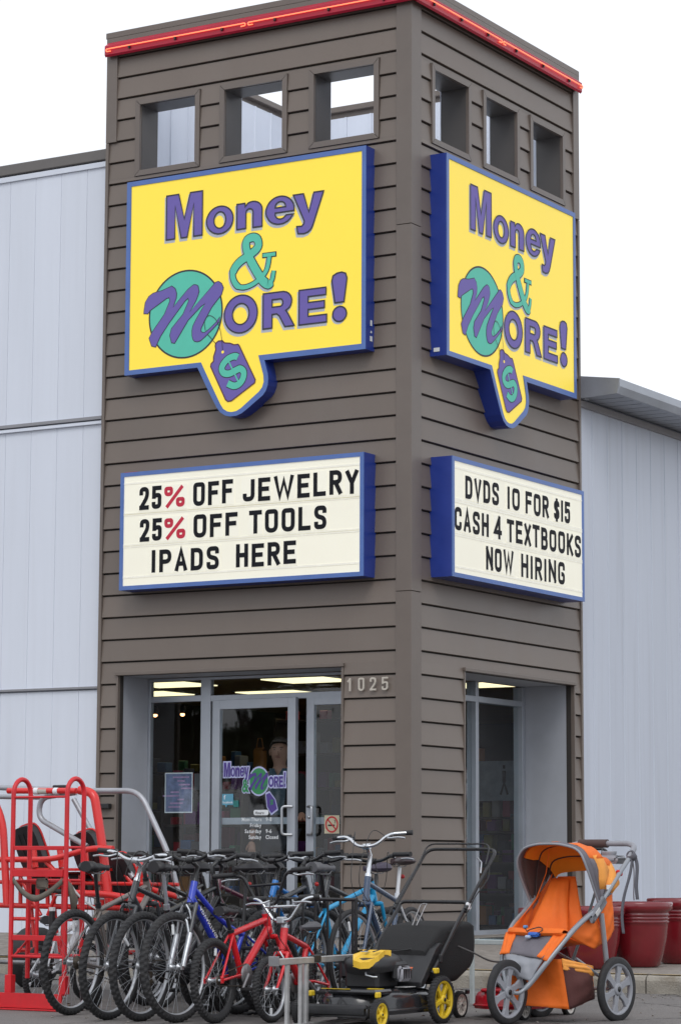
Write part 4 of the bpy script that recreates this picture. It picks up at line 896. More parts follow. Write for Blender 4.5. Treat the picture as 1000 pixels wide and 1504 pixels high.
    if barstyle == 'bmx':
        cl = s0+ax*.05+Vector((.045,0,0)); stm.tube([s0,s0+ax*.055],.016,10); stm.cbox(cl,(.06,.055,.045),.008)
        h = MB(); zt = bp.z; k = bw*.42
        pts = [(cl.x,-.03,cl.z),(cl.x,.03,cl.z)]
        for s_ in (-1,1):
            h.tube(fillet([(cl.x,0,cl.z),(cl.x,s_*.06,cl.z),(cl.x-.01,s_*.15,zt-.02),(cl.x-.03,s_*.20,zt),(cl.x-.05,s_*(bw+.01),zt)],.05,5),.0105,10)
        h.tube([(cl.x-.006,-.118,cl.z+(zt-cl.z)*.62),(cl.x-.006,.118,cl.z+(zt-cl.z)*.62)],.009,8)
        gx_ = cl.x-.045
    else:
        cl = Vector((bp.x+.065,0,bp.z-(.045 if barstyle != 'flat' else .0))) if barstyle != 'flat' else bp+Vector((.06,0,0))
        stm.tube([s0, s0+ax*max(.02,(cl.z-s0.z)*.75), cl],.0155,10); stm.tube([cl+Vector((0,-.025,0)),cl+Vector((0,.025,0))],.021,12)
        h = MB(); rz_ = .045 if barstyle == 'riser' else (.075 if barstyle == 'cruiser' else .0)
        zt = cl.z+rz_; bk_ = .03 if barstyle != 'cruiser' else .08
        h.tube(fillet([(cl.x-bk_-.02,-bw,zt),(cl.x-bk_*.4,-.16,zt),(cl.x,-.07,cl.z),(cl.x,.07,cl.z),(cl.x-bk_*.4,.16,zt),(cl.x-bk_-.02,bw,zt)],.05,5),.0115,10)
        gx_ = cl.x-bk_-.012
    stm.build('stem', bar_m if barstyle != 'bmx' else SIL, B, M=S)
    H = h.build('handlebar', bar_m, B, M=S)
    for s_ in (-1,1):
        g = MB(); g.tube([(gx_+.012,s_*(bw-.135),zt),(gx_+.001,s_*(bw-.01),zt),(gx_-.004,s_*(bw+.006),zt)],[.0155,.0165,.018],12); g.build('grip', GRIP, H)
        l = MB(); l.cbox((gx_+.03,s_*(bw-.155),zt-.012),(.035,.035,.024),.006); l.build('brake_clamp', BLK, H)
        l = MB(); l.tube([tuple(v) for v in crm([(gx_+.045,s_*(bw-.165),zt-.015),(gx_+.085,s_*(bw-.13),zt-.03),(gx_+.085,s_*(bw-.06),zt-.028),(gx_+.078,s_*(bw-.01),zt-.036)],4)],.0068,8); l.build('brake_lever', lever_m, H)
        a_ = Vector((gx_+.05,s_*(bw-.18),zt-.01)); e_ = (hb-ax*.03+Vector((.03,0,-.03)) if s_ < 0 else hb.lerp(bb,.2)+Vector((0,.03,0)))
        c_ = MB(); c_.tube([tuple(v) for v in crm([a_, a_+Vector((.09,-s_*.06,.02)), Vector((hb.x+.13,s_*.03,hb.z+.12)), e_],7)],.0027,5,cap=False); c_.build('brake_cable', CAB, B, M=S)
    # wheels
    def wh(c, M_, rear):
        ty,rm,sp,hu = wheel_meshes(R,p['tw'],p['knob'],rim)
        W = link('wheel', ty, B, M_@Matrix.Translation(c)@Matrix.Rotation(rnd.uniform(0,6.28),4,'Y'))
        link('rim', rm, W); link('spokes', sp, W); link('hub', hu, W)
        q = MB(); q.cbox((R*.68,.0,0),(.065 if R > .3 else .05,.012,.022),.004); q.build('spoke_reflector', REFL, W)
        if rear:
            cg = MB(); Q = Matrix.Rotation(R_(90),4,'X')
            for j,rr_ in enumerate((.045,.039,.033) if kind in('mtb','hyb') else (.03,)): cg.lathe([(0,.034+.005*j),(rr_,.034+.005*j),(rr_,.037+.005*j),(0,.037+.005*j)],20,Q)
            cg.build('sprockets', CHN, W)
    wh(rh, Matrix(), True); wh(fh, S, False)
    # drivetrain
    cr = 0.085 if kind in ('mtb','hyb') else .07; Q = Matrix.Translation(bb)@Matrix.Rotation(R_(90),4,'X')
    cs = MB(); cs.tube([bb+Vector((0,-.06,0)),bb+Vector((0,.06,0))],.010,8); cs.lathe([(.008,.040),(cr,.040),(cr,.044),(.008,.044)],28,Q); ca = rnd.uniform(0,6.28); cl_ = .165 if R > .3 else .13
    for s_ in (-1,1):
        d = Vector((math.cos(ca),0,math.sin(ca)))*s_; y_ = -s_*-.055 if False else s_*.055
        cs.tube([bb+Vector((0,y_,0)), bb+d*cl_+Vector((0,y_*1.15,0))],[.013,.009],8)
    CS = cs.build('crankset', STEEL if kind != 'mtb' else BLKM, B)
    for s_ in (-1,1):
        d = Vector((math.cos(ca),0,math.sin(ca)))*s_; y_ = s_*.105
        MB().cbox(bb+d*cl_+Vector((0,y_,0)),(.085,.075,.022),.005).build('pedal', BLK, CS)
    ch = MB(); yy = -.042; a1 = math.atan2(rh.z-bb.z, rh.x-bb.x)
    for s_ in (-1,1): ch.tube([(bb.x,yy,bb.z+s_*cr),(rh.x,yy,rh.z+s_*.034)],.0038,4)
    ch.build('chain', CHN, B)
    if kind in ('mtb','hyb'):
        dr = MB(); dr.tube([rh+Vector((.01,-.06,-.03)),rh+Vector((.035,-.055,-.10))],.010,6); dr.lathe([(0,-.003),(.025,-.003),(.025,.003),(0,.003)],12,Matrix.Translation(rh+Vector((.035,-.045,-.11)))@Matrix.Rotation(R_(90),4,'X')); dr.build('derailleur', CHN, B)
    # brakes on both wheels
    for ctr,M_ in ((cr_+Vector((.02,0,-.02)),S),(st.lerp(rh,.42),Matrix())):
        vb = MB()
        for s_ in (-1,1): vb.tube([ctr+Vector((.02,s_*.042,-.07)), ctr+Vector((.03,s_*.036,.0)), ctr+Vector((.025,s_*.010,.035))],.006,6); vb.cbox(ctr+Vector((.012,s_*.025,-.05)),(.06,.012,.014),.003)
        vb.build('rim_brake', BLK if rnd.random() < .6 else SIL, B, M=M_)
    sp_ = Vector((p['sad'][0],0,p['sad'][1]))
    pt = MB(); pt.tube([st-(st-bb)*.05, sp_-Vector((0,0,.035))],.0130,10); pt.tube([st-(st-bb)*.02,st+(sp_-st)*.10],T+.002,12); pt.build('seat_post', post_m, B)
    sa = MB(); saddle(sa,(sp_.x+.02,0,sp_.z+.005),.27 if R > .3 else .22,.075 if kind == 'mtb' else (.092 if kind == 'hyb' else .06),.026 if R > .3 else .018)
    SA = sa.build('saddle', sad_m, B); rl = MB()
    for s_ in (-1,1): rl.tube([(sp_.x+.11,s_*.012,sp_.z-.006),(sp_.x+.06,s_*.02,sp_.z-.032),(sp_.x-.04,s_*.022,sp_.z-.032),(sp_.x-.09,s_*.03,sp_.z-.008)],.0035,5)
    rl.build('saddle_rail', STEEL, SA)
    rf = MB(); rf.lathe([(0,0),(.015,0),(.015,.008),(0,.008)],14,Matrix.Translation((sp_.x-.05,0,sp_.z-.10))@Matrix.Rotation(R_(-90),4,'Y')); (rf.build('rear_reflector', SKIN_RED, B) if rnd.random() < .25 else None)
    return B
def paint(n, c, r=.25, **k): return mat(n, c, r, .0, .06, 10, coat=.4, **k)
G1_ = paint('bronze_grey_bike_paint',(0.16,0.14,0.13)); K1 = paint('gloss_black_bike_paint',(0.012,0.012,0.014)); K2 = paint('satin_charcoal_bike_paint',(0.045,0.048,0.055)); BL1 = paint('cobalt_blue_bike_paint',(0.02,0.05,0.48)); RD1 = paint('bright_red_bike_paint',(0.62,0.012,0.02)); MR = paint('dark_maroon_bike_paint',(0.10,0.012,0.03)); EB = paint('electric_blue_bike_paint',(0.01,0.18,0.55)); CYN = paint('sky_cyan_bike_paint',(0.02,0.33,0.62)); NV = paint('slate_navy_bike_paint',(0.045,0.075,0.14)); WP = paint('white_silver_bike_paint',(0.60,0.62,0.65)); WB = mat('brown_leather_saddle',(0.035,0.018,0.022),.4); GYS = mat('grey_saddle_vinyl',(0.09,0.09,0.10),.5); PS = mat('purple_grey_saddle',(0.045,0.035,0.06),.5)
def gnd(x,y): q = atZ(x,y,0); return q.x, q.y
g = gnd(103,1492); bike('bronze-grey mountain bike at the left end of the front row, rear wheel forward','mtb','rear',g[0],g[1],G1_,K2,dyaw=1.5,lean=2,steer=8)
g = gnd(160,1499); bike('black mountain bike with wide silver handlebar, second wheel from the left in the front row','mtb','front',g[0],g[1],K2,K2,bar_m=CHR,dyaw=-2,lean=-2,steer=4)
g = gnd(206,1501); bike('gloss black mountain bike with silver rims, third wheel from the left, rear wheel forward','mtb','rear',g[0],g[1],K1,K1,dyaw=1,lean=1,steer=-6,post_m=SIL)
g = gnd(259,1503); bike('cobalt blue mountain bike with silver suspension fork in the middle of the front row','mtb','front',g[0],g[1],BL1,K2,dyaw=0,lean=2,steer=-3,sus=True,drop=.15,txt='ADVANTAGE')
g = gnd(316,1504); bike('larger red bmx bike with black tyres and its rear wheel forward','bmx','rear',g[0],g[1],RD1,RD1,rim=RIMK,dyaw=3,lean=-3,steer=6,barstyle='bmx',bar_m=BLKM,lever_m=SIL)
g = gnd(400,1503); bike('small red kids bike with chrome handlebar and chrome rims','kid','front',g[0],g[1],RD1,RD1,dyaw=8,lean=1,steer=-6,barstyle='bmx',bar_m=CHR,lever_m=SIL,sad_m=GYS)
bike('dark maroon mountain bike behind the cobalt blue one','mtb','front',.93,-4.50,MR,K2,dyaw=-2,lean=2,steer=6,rim=RIMK)
bike('electric blue mountain bike with white fork crown in the second row','mtb','front',1.30,-4.42,EB,WP,dyaw=2,lean=-2,steer=-8)
bike('sky cyan mountain bike in the second row with its head tube facing the wall','mtb','rear',1.74,-4.55,CYN,CYN,dyaw=-3,lean=2,steer=8,sad_m=GYS)
g = (2.13,-4.45); bike('navy and white hybrid bike with swept silver handlebar, tallest in the second row','hyb','front',g[0],g[1],NV,NV,dyaw=9,lean=1,steer=-8,rear_m=WP,bar_m=CHR,barstyle='cruiser',sad_m=WB,post_m=WP,txt='CROSSTOWN')
bike('black mountain bike wedged between the gloss black bike and the maroon bike','mtb','front',.45,-4.45,K1,K1,dyaw=0,lean=2,steer=5)
bike('charcoal mountain bike behind the small red kids bike','mtb','rear',1.52,-4.95,K2,K2,dyaw=-2,lean=-2,steer=3,rim=RIMK)
bike('grey-black mountain bike squeezed between the electric blue and the cyan bike','mtb','front',1.50,-4.0,K2,K1,dyaw=-4,lean=2,steer=9,sad_m=PS)
bike('black mountain bike behind the bronze-grey bike at the go-kart','mtb','rear',.30,-4.30,K1,K2,dyaw=3,lean=-2,steer=-6)
bike('small white bicycle standing behind the red hand truck','kid','rear',-.30,-4.75,WP,WP,dyaw=10,lean=2,steer=-8,barstyle='flat')

# ------------------------------------------------------------------ black rack, silver rack, table frame
rk = thing('black_bike_rack','low black tube rack with upright bars in front of the cyan bike','bike rack',(1.75,-4.83,0))
MB().tube([(-.12,0,.755),(.60,0,.755)],.012,10).build('top_bar',BLKM,rk); MB().tube([(-.12,0,.10),(.60,0,.10)],.010,10).build('bottom_bar',BLKM,rk)
for i in range(8): MB().tube([(-.09+i*.095,0,.105),(-.09+i*.095,0,.75)],.0085,8).build('upright_bar',BLKM,rk)
for x in (-.12,.60): MB().tube([(x,0,.76),(x,0,0.0)],.012,10).build('rack_leg',BLKM,rk); MB().cbox((x,0,.01),(.04,.4,.02),.004).build('rack_foot',BLKM,rk)
A0 = atZ(403,1413,.41); A1 = atZ(560,1403,.41)
d = (A1-A0); L_ = min(d.length,1.15); ang = math.atan2(d.y,d.x)
al = thing('aluminium_rack','square tube aluminium rack standing behind the black and yellow mower','rack',(A0.x,A0.y,0),ang)
ALM = mat('mill_aluminium', (0.45,0.45,0.45), .4, .6, .12, 14, dirt=.3, dirtc=(.25,.24,.22))
q = MB().cbox((L_/2,0,.405),(L_,.03,.04),.004).build('top_rail',ALM,al); MB().cbox((-.006,0,.41),(.012,.07,.06),.003).build('end_plate',STEEL,al); MB().cbox((.52,0,.412),(.09,.036,.046),.004).build('rubber_sleeve',BLK,al)
for x in (.16,.33,.40): MB().cbox((x,0,.20),(.034,.022,.372),.004).build('rack_leg',ALM,al)
MB().cbox((L_/2,0,.022),(L_,.05,.02),.003).build('bottom_rail',ALM,al); MB().cbox((L_-.02,0,.20),(.034,.022,.372),.004).build('rack_leg',ALM,al)
p0 = atY(693,1381,-3.1)
TW = .30
tb = thing('pale_metal_table','pale metal frame table behind the mowers below the side window','table',(p0.x,-3.1,0))
TBM = mat('pale_worn_paint_metal',(0.42,0.46,0.46),.5,.1,.1,12,dirt=.3,dirtc=(.25,.25,.22)); tz = p0.z
for y in (0,.5): MB().cbox((TW/2,y,tz-.015),(TW,.03,.035),.004).build('top_rail',TBM,tb)
for x in (.0,TW): MB().cbox((x,.25,tz-.015),(.03,.47,.035),.004).build('side_rail',TBM,tb)
MB().box((TW/2,.25,tz+.006),(TW+.01,.52,.006)).build('glass_top',GL,tb)
for x in (0,TW):
    for y in (0,.5): MB().cbox((x,y,(tz-.03)/2),(.03,.03,tz-.035),.004).build('leg',TBM,tb)

# ------------------------------------------------------------------ red hand truck
ht = thing('hand_truck','tall red steel hand truck with two hooped frames at the left edge','hand truck',(.13,-5.30,0)); O_ = Vector((.13,-5.30,0))
STR_ = mat('olive_grey_webbing',(0.13,0.115,0.095),.8,0,.15,30,.3,120)
for x in (-.236,.222):
    t = MB(); top = 1.555
    pts = [(x,0,.10),(x,0,top-.10)]+[(x,.095-.095*math.cos(R_(a)),top-.10+.10*math.sin(R_(a))) for a in range(15,180,15)]+[(x,.19,top-.10),(x,.19,.20)]
    t.tube(pts,.0165,12); t.build('hoop_frame',REDP,ht)
def cbar(z,y,h,d=.02,nm='cross_bar',x0=-.22,x1=.206): return bev(MB().box(((x0+x1)/2,y,z),(x1-x0,d,h)).build(nm,REDP,ht),.003)
def ct(z,y,r=.009,x0=-.236,x1=.222): return MB().tube([(x0,y,z),(x1,y,z)],r,10).build('cross_tube',REDP,ht)
ct(1.43,0,.008); cbar(1.085,.0,.028); cbar(.915,-.004,.048,.026); ct(.86,.05,.012); ct(.865,.19,.012); cbar(.48,0,.036); ct(.355,0,.011); ct(.36,.19,.011); ct(1.09,.19,.010)
for x in (-.15,-.07,.15): MB().tube([(x,.07,.37),(x,.07,.855)],.014,10).build('back_tube',REDP,ht)
for s_ in (-1,1): MB().tube([(s_*.12-.007,.07,.48),(s_*.21-.007,.02,.36)],.008,8).build('brace',REDP,ht)
bev(MB().prism([(-.56,.0),(-.56,.115),(.275,.115),(.275,.0)], lambda u,v,w:(u,w,v), -.10,-.085).build('toe_plate',REDP,ht),.002)
bev(MB().box((-.142,-.04,.012),(.83,.12,.014)).build('base_plate',REDP,ht),.002)
bev(MB().box((-.142,-.115,.008),(.83,.03,.010)).build('base_lip',REDP,ht),.002)
for x in (-.236,.222): bev(MB().box((x,.0,.17),(.055,.05,.12)).build('frame_foot',REDP,ht),.003)
sg = crm([(-.215,-.015,.87),(-.12,-.03,.79),(-.01,-.035,.745),(.10,-.03,.785),(.205,-.012,.865)],6)
b = MB(); b.surf([[tuple(p+Vector((0,0,.022))) for p in sg],[tuple(p+Vector((0,-.006,0))) for p in sg],[tuple(p-Vector((0,0,.022))) for p in sg]]); solid(b.build('webbing_strap',STR_,ht),.003)
b = MB(); b.surf([[(.225,0,.88),(.26,.02,.84),(.30,.04,.74)],[(.215,0,.83),(.24,.02,.76),(.25,.04,.60)]]); solid(b.build('strap_end',STR_,ht),.003)
MB().cbox((.0,.03,.845),(.10,.03,.075),.012,None,True).build('back_pad',STR_,ht)
MB().tube([(.02,.12,.50),(.02,.12,.66)],.021,12).build('post',BLK,ht); MB().tube([(.02,.12,.66),(.02,.12,.685)],.022,12).build('post_collar',WHT,ht)
for x in (-.04,.30):
    W = MB(); r_ = .105 if x > .2 else .05; c_ = (x,.20,.105) if x > .2 else (x-.02,.16,.235)
    Q = Matrix.Translation(c_)@Matrix.Rotation(R_(90),4,'Y'); W.lathe([(0,-.025),(r_*.7,-.025),(r_,-.018),(r_,.018),(r_*.7,.025),(0,.025)],28,Q); w_ = W.build('wheel',RUB,ht)
    MB().lathe([(0,-.030),(r_*.5,-.030),(r_*.55,0),(r_*.5,.030),(0,.030)],20,Q).build('hub',BLK,w_); MB().cbox((c_[0],c_[1],c_[2]+r_*.5),(.075,.04,.012),.002).build('wheel_fork',STEEL,w_)

# ------------------------------------------------------------------ go-kart
KY = -3.95
gk = thing('go_kart','red two-seat off-road go-kart with silver roll cage behind the hand truck','go-kart',(-.6,KY,0)); K0 = Vector((-.6,KY,0))
def kp(pts, Y): return [tuple(atY(x,y,Y)-K0) for x,y in pts]
KRED = mat('go_kart_red_paint',(0.66,0.014,0.012),.3,0,.08,6,coat=.4,dirt=.12,dirtc=(.35,.03,.03)); KSIL = mat('silver_painted_tube',(0.36,0.37,0.40),.35,.35,.08,10,dirt=.15,dirtc=(.25,.22,.2))
def kt(pts, Y, r, m_, nm, fl=.12): return MB().tube([tuple(p) for p in fillet(kp(pts,Y),fl,6)],r,12).build(nm,m_,gk)
kt([(-30,1156),(118,1162),(205,1162),(248,1256),(264,1320)],-3.9,.021,KSIL,'cage_tube'); kt([(-30,1170),(60,1172),(112,1165)],-4.1,.018,KSIL,'cage_tube')
kt([(112,1164),(60,1172),(56,1202),(128,1244)],-4.15,.021,KSIL,'cage_tube',.10); kt([(108,1174),(141,1234)],-3.7,.019,KSIL,'cage_tube')
kt([(168,1250),(196,1290)],-3.9,.019,KSIL,'cage_tube')
kt([(12,1162),(112,1162)],-4.2,.022,KRED,'cage_bar'); kt([(117,1161),(138,1165),(150,1240),(161,1330)],-4.2,.033,KRED,'roll_hoop',.14)
kt([(-25,1150),(4,1200),(10,1330)],-4.3,.028,KRED,'roll_hoop',.14)
kt([(-10,1263),(78,1263),(134,1246),(166,1247)],-4.3,.021,KRED,'body_rail'); kt([(66,1264),(82,1282)],-4.28,.018,KRED,'body_rail'); kt([(98,1312),(160,1314),(238,1330)],-4.3,.024,KRED,'body_rail'); kt([(-10,1330),(250,1336)],-4.0,.02,KRED,'body_rail')
for x in (49,88,124): kt([(x,1247),(x+3,1275)],-4.12,.024,KRED,'seat_post')
for x in (30,70,118,150): kt([(x,1286),(x,1330)],-4.0,.016,KRED,'frame_post')
for u in ((52,8),(86,6)): kt([(u[0]-10,1288),(u[0],1400)],-3.95,.015,KRED,'frame_post')
p0 = atY(-30,1280,-4.05)-K0; p1 = atY(152,1278,-4.05)-K0
for i in range(6): bev(MB().box(((p0.x+p1.x)/2,i*.066-.15,p1.z),(p1.x-p0.x,.06,.02)).build('deck_slat',KRED,gk),.003)
bev(MB().prism([(c[0],c[2]) for c in kp([(198,1262),(214,1300),(212,1345),(182,1345),(188,1300)],-4.0)], lambda u,v,w:(u,w,v), .0,.03).build('fender',KRED,gk),.004)
SEATB = mat('black_kart_seat_vinyl',(0.014,0.014,0.016),.35,0,.2,8)
def kseat(px,py,w_,h,Y,tilt,r=.07):
    c = atY(px,py,Y)-K0; M_ = Matrix.Translation(c)@Matrix.Rotation(R_(tilt),4,'Y')@Matrix.Rotation(R_(14),4,'X')
    o = [(w_/2*math.copysign(abs(math.cos(t))**.55,math.cos(t)), h/2*math.copysign(abs(math.sin(t))**.55,math.sin(t))) for t in [2*math.pi*i/28 for i in range(28)]]
    b = MB(); b.prism(o, lambda u,v,w: tuple(M_@Vector((u,w,v))), -.05,.03); S_ = bev(b.build('seat',SEATB,gk),.018,3)
    e = MB(); e.tube([tuple(M_@Vector((u*1.01,.03,v*1.01))) for u,v in o],.009,6,True); e.build('seat_piping',KRED,S_)
    b = MB(); 
    for k in (-.6,0,.6): b.tube([tuple(M_@Vector((k*w_*.35,-.056,-h*.35))),tuple(M_@Vector((k*w_*.35,-.056,h*.36)))],.004,5)
    b.build('seat_seam',BLK,S_)
kseat(47,1247,.21,.36,-3.95,-14); kseat(131,1252,.22,.32,-3.85,-14); kseat(182,1302,.26,.48,-3.85,-16); kseat(110,1300,.30,.16,-3.9,0); kseat(70,1300,.34,.14,-3.9,0)
MB().cbox(tuple(atY(88,1156,-4.15)-K0),(.11,.05,.025),.008).build('cage_pad',BLK,gk)
for px in (54,83): MB().tube([tuple(v) for v in kp([(px-3,1162.5),(px+3,1162.5)],-4.2)],.026,14).build('tube_clamp',WHT,gk)
MB().tube([tuple(v) for v in kp([(56,1162.5),(70,1162.5)],-4.2)],.0235,14).build('tube_tape',mat('old_tape',(.45,.43,.38),.6),gk)
b = MB(); b.tube([tuple(v) for v in crm([Vector(v) for v in kp([(98,1250),(96,1275),(104,1300),(122,1322),(142,1336)],-4.35)],6)],.008,8); b.build('throttle_cable',mat('pale_grey_cable',(.42,.42,.42),.5),gk)
for x,y in ((-1.15,.25),(-1.15,1.05),(.62,.25),(.62,1.05)):
    Q = Matrix.Translation((x,y,.24))@Matrix.Rotation(R_(90),4,'Y'); W = MB().lathe([(.11,-.08),(.16,-.095),(.22,-.09),(.24,-.06),(.24,.06),(.22,.09),(.16,.095),(.11,.08)],32,Q).build('wheel',RUB,gk); MB().lathe([(0,-.05),(.10,-.05),(.115,-.075),(.115,.075),(.10,.05),(0,.05)],24,Q).build('rim',BLKM,W)
for y in (.25,1.0): MB().tube([(-1.2,y,.24),(.66,y,.24)],.016,8).build('axle',STEEL,gk)
for x in (-.45,.5): MB().tube([(x,-.05,.34),(x,1.1,.34)],.018,8).build('chassis_tube',KRED,gk)
for a_,b_ in (((-12,1296),(262,1300)),((18,1350),(150,1352)),((30,1290),(60,1345)),((92,1290),(70,1345))): kt([a_,b_],-4.08,.014,KRED,'frame_rail')
kt([(170,1268),(228,1340)],-3.9,.018,KRED,'frame_rail'); kt([(196,1300),(262,1318)],-3.9,.022,KRED,'frame_rail')
MB().cbox((.05,.75,.50),(.38,.34,.30),.04).build('engine_block',BLK,gk)

# ------------------------------------------------------------------ lawn mowers
def spoke_wheel(par, c, R, w, hubm, nsp=5, tyre_w=None, flip=1, M=None, name='wheel'):
    """axis along local y; moulded spoke wheel"""
    T = Matrix.Translation(c)@Matrix.Rotation(R_(90),4,'X'); r = R*.80; n = 60; prof = [(r,-w/2),(R*.93,-w/2),(R,-w*.28),(R,w*.28),(R*.93,w/2),(r,w/2),(r-.002,0),(r,-w/2)]
    W = MB().lathe(prof,48,T).build(name,RUB,par)
    b = MB()
    if R < .17:
        for i in range(36):
            a = 2*math.pi*i/36; b.box((0,0,0),(.008,w*.8,.004),Matrix.Translation(c)@Matrix.Rotation(a,4,'Y')@Matrix.Translation((0,0,R)))
        tr = b.build('tyre_tread',RUB,W); tr['kind'] = 'stuff'
    MB().lathe([(r,-w*.42),(r,w*.42),(r-.012,w*.46),(r-.018,w*.1),(r-.018,-w*.1),(r-.012,-w*.46),(r,-w*.42)],48,T).build('rim',hubm,W)
    MB().lathe([(0,-w*.55),(R*.14,-w*.55),(R*.19,-w*.45),(R*.19,w*.45),(R*.14,w*.55),(0,w*.55)],24,T).build('hub',hubm,W)
    for i in range(nsp):
        a = 2*math.pi*i/nsp+.35; q = MB(); w0,w1 = R*.11,R*.16
        q.prism([(R*.14,-w0),(R*.5,-w0*.8),(r-.012,-w1),(r-.012,w1),(R*.5,w0*.8),(R*.14,w0)], lambda u,v,ww: tuple(Matrix.Translation(c)@Matrix.Rotation(a,4,'Y')@Vector((u,ww,v))), -w*.22,w*.30); bev(q.build('spoke',hubm,W),.004)
    MB().lathe([(0,-w*.62),(R*.085,-w*.62),(R*.085,w*.62),(0,w*.62)],16,T).build('axle_cap',BLK,W)
    return W
YW = mat('yellow_mower_plastic',(0.72,0.50,0.02),.4,0,.06,10,dirt=.2,dirtc=(.35,.25,.05)); YC = mat('yellow_engine_cover',(0.80,0.50,0.04),.35,0,.05,8,dirt=.1,dirtc=(.4,.28,.05)); BAG = mat('black_grass_bag_fabric',(0.013,0.013,0.014),.85,0,.2,12,.5,160); DECK = mat('black_enamel_deck',(0.016,0.017,0.020),.2,0,.2,8,coat=.4,dirt=.15,dirtc=(.06,.055,.05)); LBL = mat('pale_warning_label',(0.50,0.50,0.50),.5); ORG = mat('orange_label_print',(0.65,0.13,0.04),.5); GRYP = mat('grey_cast_plastic',(0.30,0.30,0.33),.5,0,.08,14)
def mower(loc, rz, label, deckm, wheelm, fancy=True, sc=1.0, hk=1.0):
    M = thing('lawn_mower', label, 'lawn mower', loc, rz); M.scale = (sc,)*3
    # local x forward, y left, z up; rear axle at x=0
    out = [(-.10,.16),(-.06,.215),(.06,.235),(.40,.25),(.56,.235),(.68,.18),(.74,.06),(.74,-.06),(.68,-.18),(.56,-.235),(.40,-.25),(.06,-.235),(-.06,-.215),(-.10,-.16)]
    rows = []
    for k,z in ((1.0,.075),(1.015,.085),(1.0,.12),(.985,.165),(.93,.195),(.80,.215),(.55,.225)): rows.append([(.32+(x-.32)*k,y*k,z) for x,y in out+out[:1]])
    b = MB().surf(rows); b.flat([[(.32+(x-.32)*.55,y*.55) for x,y in out]],lambda u,v:(u,v,.225)); b.build('deck',deckm,M)
    MB().tube([(.32+(x-.32)*1.02,y*1.02,.10) for x,y in out],.010,6,True).build('deck_rim',deckm,M)
    for s_ in (-1,1):
        spoke_wheel(M,(0,s_*.285,.147 if fancy else .095),.147 if fancy else .095,.045,wheelm,5 if fancy else 6)
        w = spoke_wheel(M,(.75,s_*.275,.088 if fancy else .102),.088 if fancy else .102,.042,wheelm if s_ > 0 or not fancy else BLK,5 if fancy else 9)
        MB().cbox((.03,s_*.25,.18),(.10,.02,.06),.006).build('wheel_bracket',BLK,M); q = MB().cbox((.70,s_*.235,.20),(.05,.022,.035),.006).build('height_lever',wheelm if fancy else BLK,M)
        MB().cbox((.03,s_*.262,.325),(.05,.03,.035),.006).build('height_lever',wheelm if fancy else BLK,M) if fancy else None
    if fancy: MB().cbox((.80,0,.105),(.05,.46,.075),.018,None,True).build('front_bumper',BLK,M)
    MB().cbox((.62,.06,.215),(.22,.34,.03),.012).build('deck_step',deckm,M)
    if fancy:
        MB().box((.72,-.05,.232),(.012,.20,.003)).build('yellow_stripe',YW,M); MB().box((.60,.16,.2325),(.035,.10,.003)).build('yellow_stripe',YW,M)
        MB().box((.27,.18,.233),(.12,.08,.003)).build('white_sticker',LBL,M)
    # engine
    e = MB().cbox((.36,-.01,.285),(.26,.24,.13),.02); e.build('engine_block',BLK,M)
    E_ = MB(); rows = []
    for z,kx,ky,ox in ((.335,1,1,0),(.36,1.06,1.05,0),(.385,1.05,1.03,.01),(.41,.93,.92,.02),(.428,.70,.70,.03),(.435,.35,.4,.03)):
        rows.append([(.36+ox+.175*kx*math.copysign(abs(math.cos(t))**.7,math.cos(t)), .01+.15*ky*math.copysign(abs(math.sin(t))**.7,math.sin(t)), z+ .018*(-math.cos(t))) for t in [2*math.pi*i/28 for i in range(29)]])
    E_.surf(rows[::-1]); E_.add(rows[-1][:-1],[tuple(range(28))],True); E_.build('engine_shroud',BLK if fancy else GRYP,M)
    if fancy:
        sh = [(.565,.03),(.56,.09),(.50,.125),(.43,.12),(.385,.10),(.36,.13),(.345,.10),(.36,.02),(.345,-.06),(.37,-.09),(.385,-.06),(.43,-.06),(.50,-.06),(.55,-.03)]
        rows = []
        def hz(x): return .452-max(0,(x-.40))**2*2.6-.004
        C_ = MB(); L0 = [Vector((a,b_,0)) for a,b_ in sh]; tr = tessellate_polygon([L0]); n_ = len(sh)
        C_.add([(a,b_,hz(a)+.010) for a,b_ in sh]+[(a,b_,hz(a)-.03) for a,b_ in sh],[tuple(t) for t in tr]+[(i,(i+1)%n_,(i+1)%n_+n_,i+n_) for i in range(n_)]); C_ = C_.build('yellow_cover',YC,M)
        for k in (-1,1):
            v = MB(); v.flat([[(.40,.035+k*.030),(.46,.035+k*.018),(.475,.035+k*.034),(.44,.035+k*.052),(.405,.035+k*.048)]],lambda u,w:(u,w,hz(u)+.013)); v.build('cover_slot',BLK,C_)
        v = MB(); v.ell((.525,.035,.452),(.02,.028,.004)); v.build('cover_badge',SIL,C_)
        MB().cbox((.30,.185,.315),(.13,.05,.095),.018,None,True).build('muffler_guard',GRYP,M); MB().cbox((.30,.155,.33),(.16,.05,.12),.02).build('muffler',BLK,M)
        b = MB(); 
        for k in range(4): b.box((.25+k*.03,.2115,.315),(.006,.002,.06))
        b.build('guard_slots',BLK,M); MB().cbox((.36,-.175,.34),(.12,.08,.14),.025,None,True).build('air_filter',BLK,M); MB().tube([(.53,.05,.33),(.545,.06,.31),(.545,.11,.30),(.53,.13,.30)],.006,8).build('fuel_line',SIL,M)
    else:
        MB().cbox((.36,0,.445),(.12,.12,.03),.012).build('recoil_cover',BLK,M)
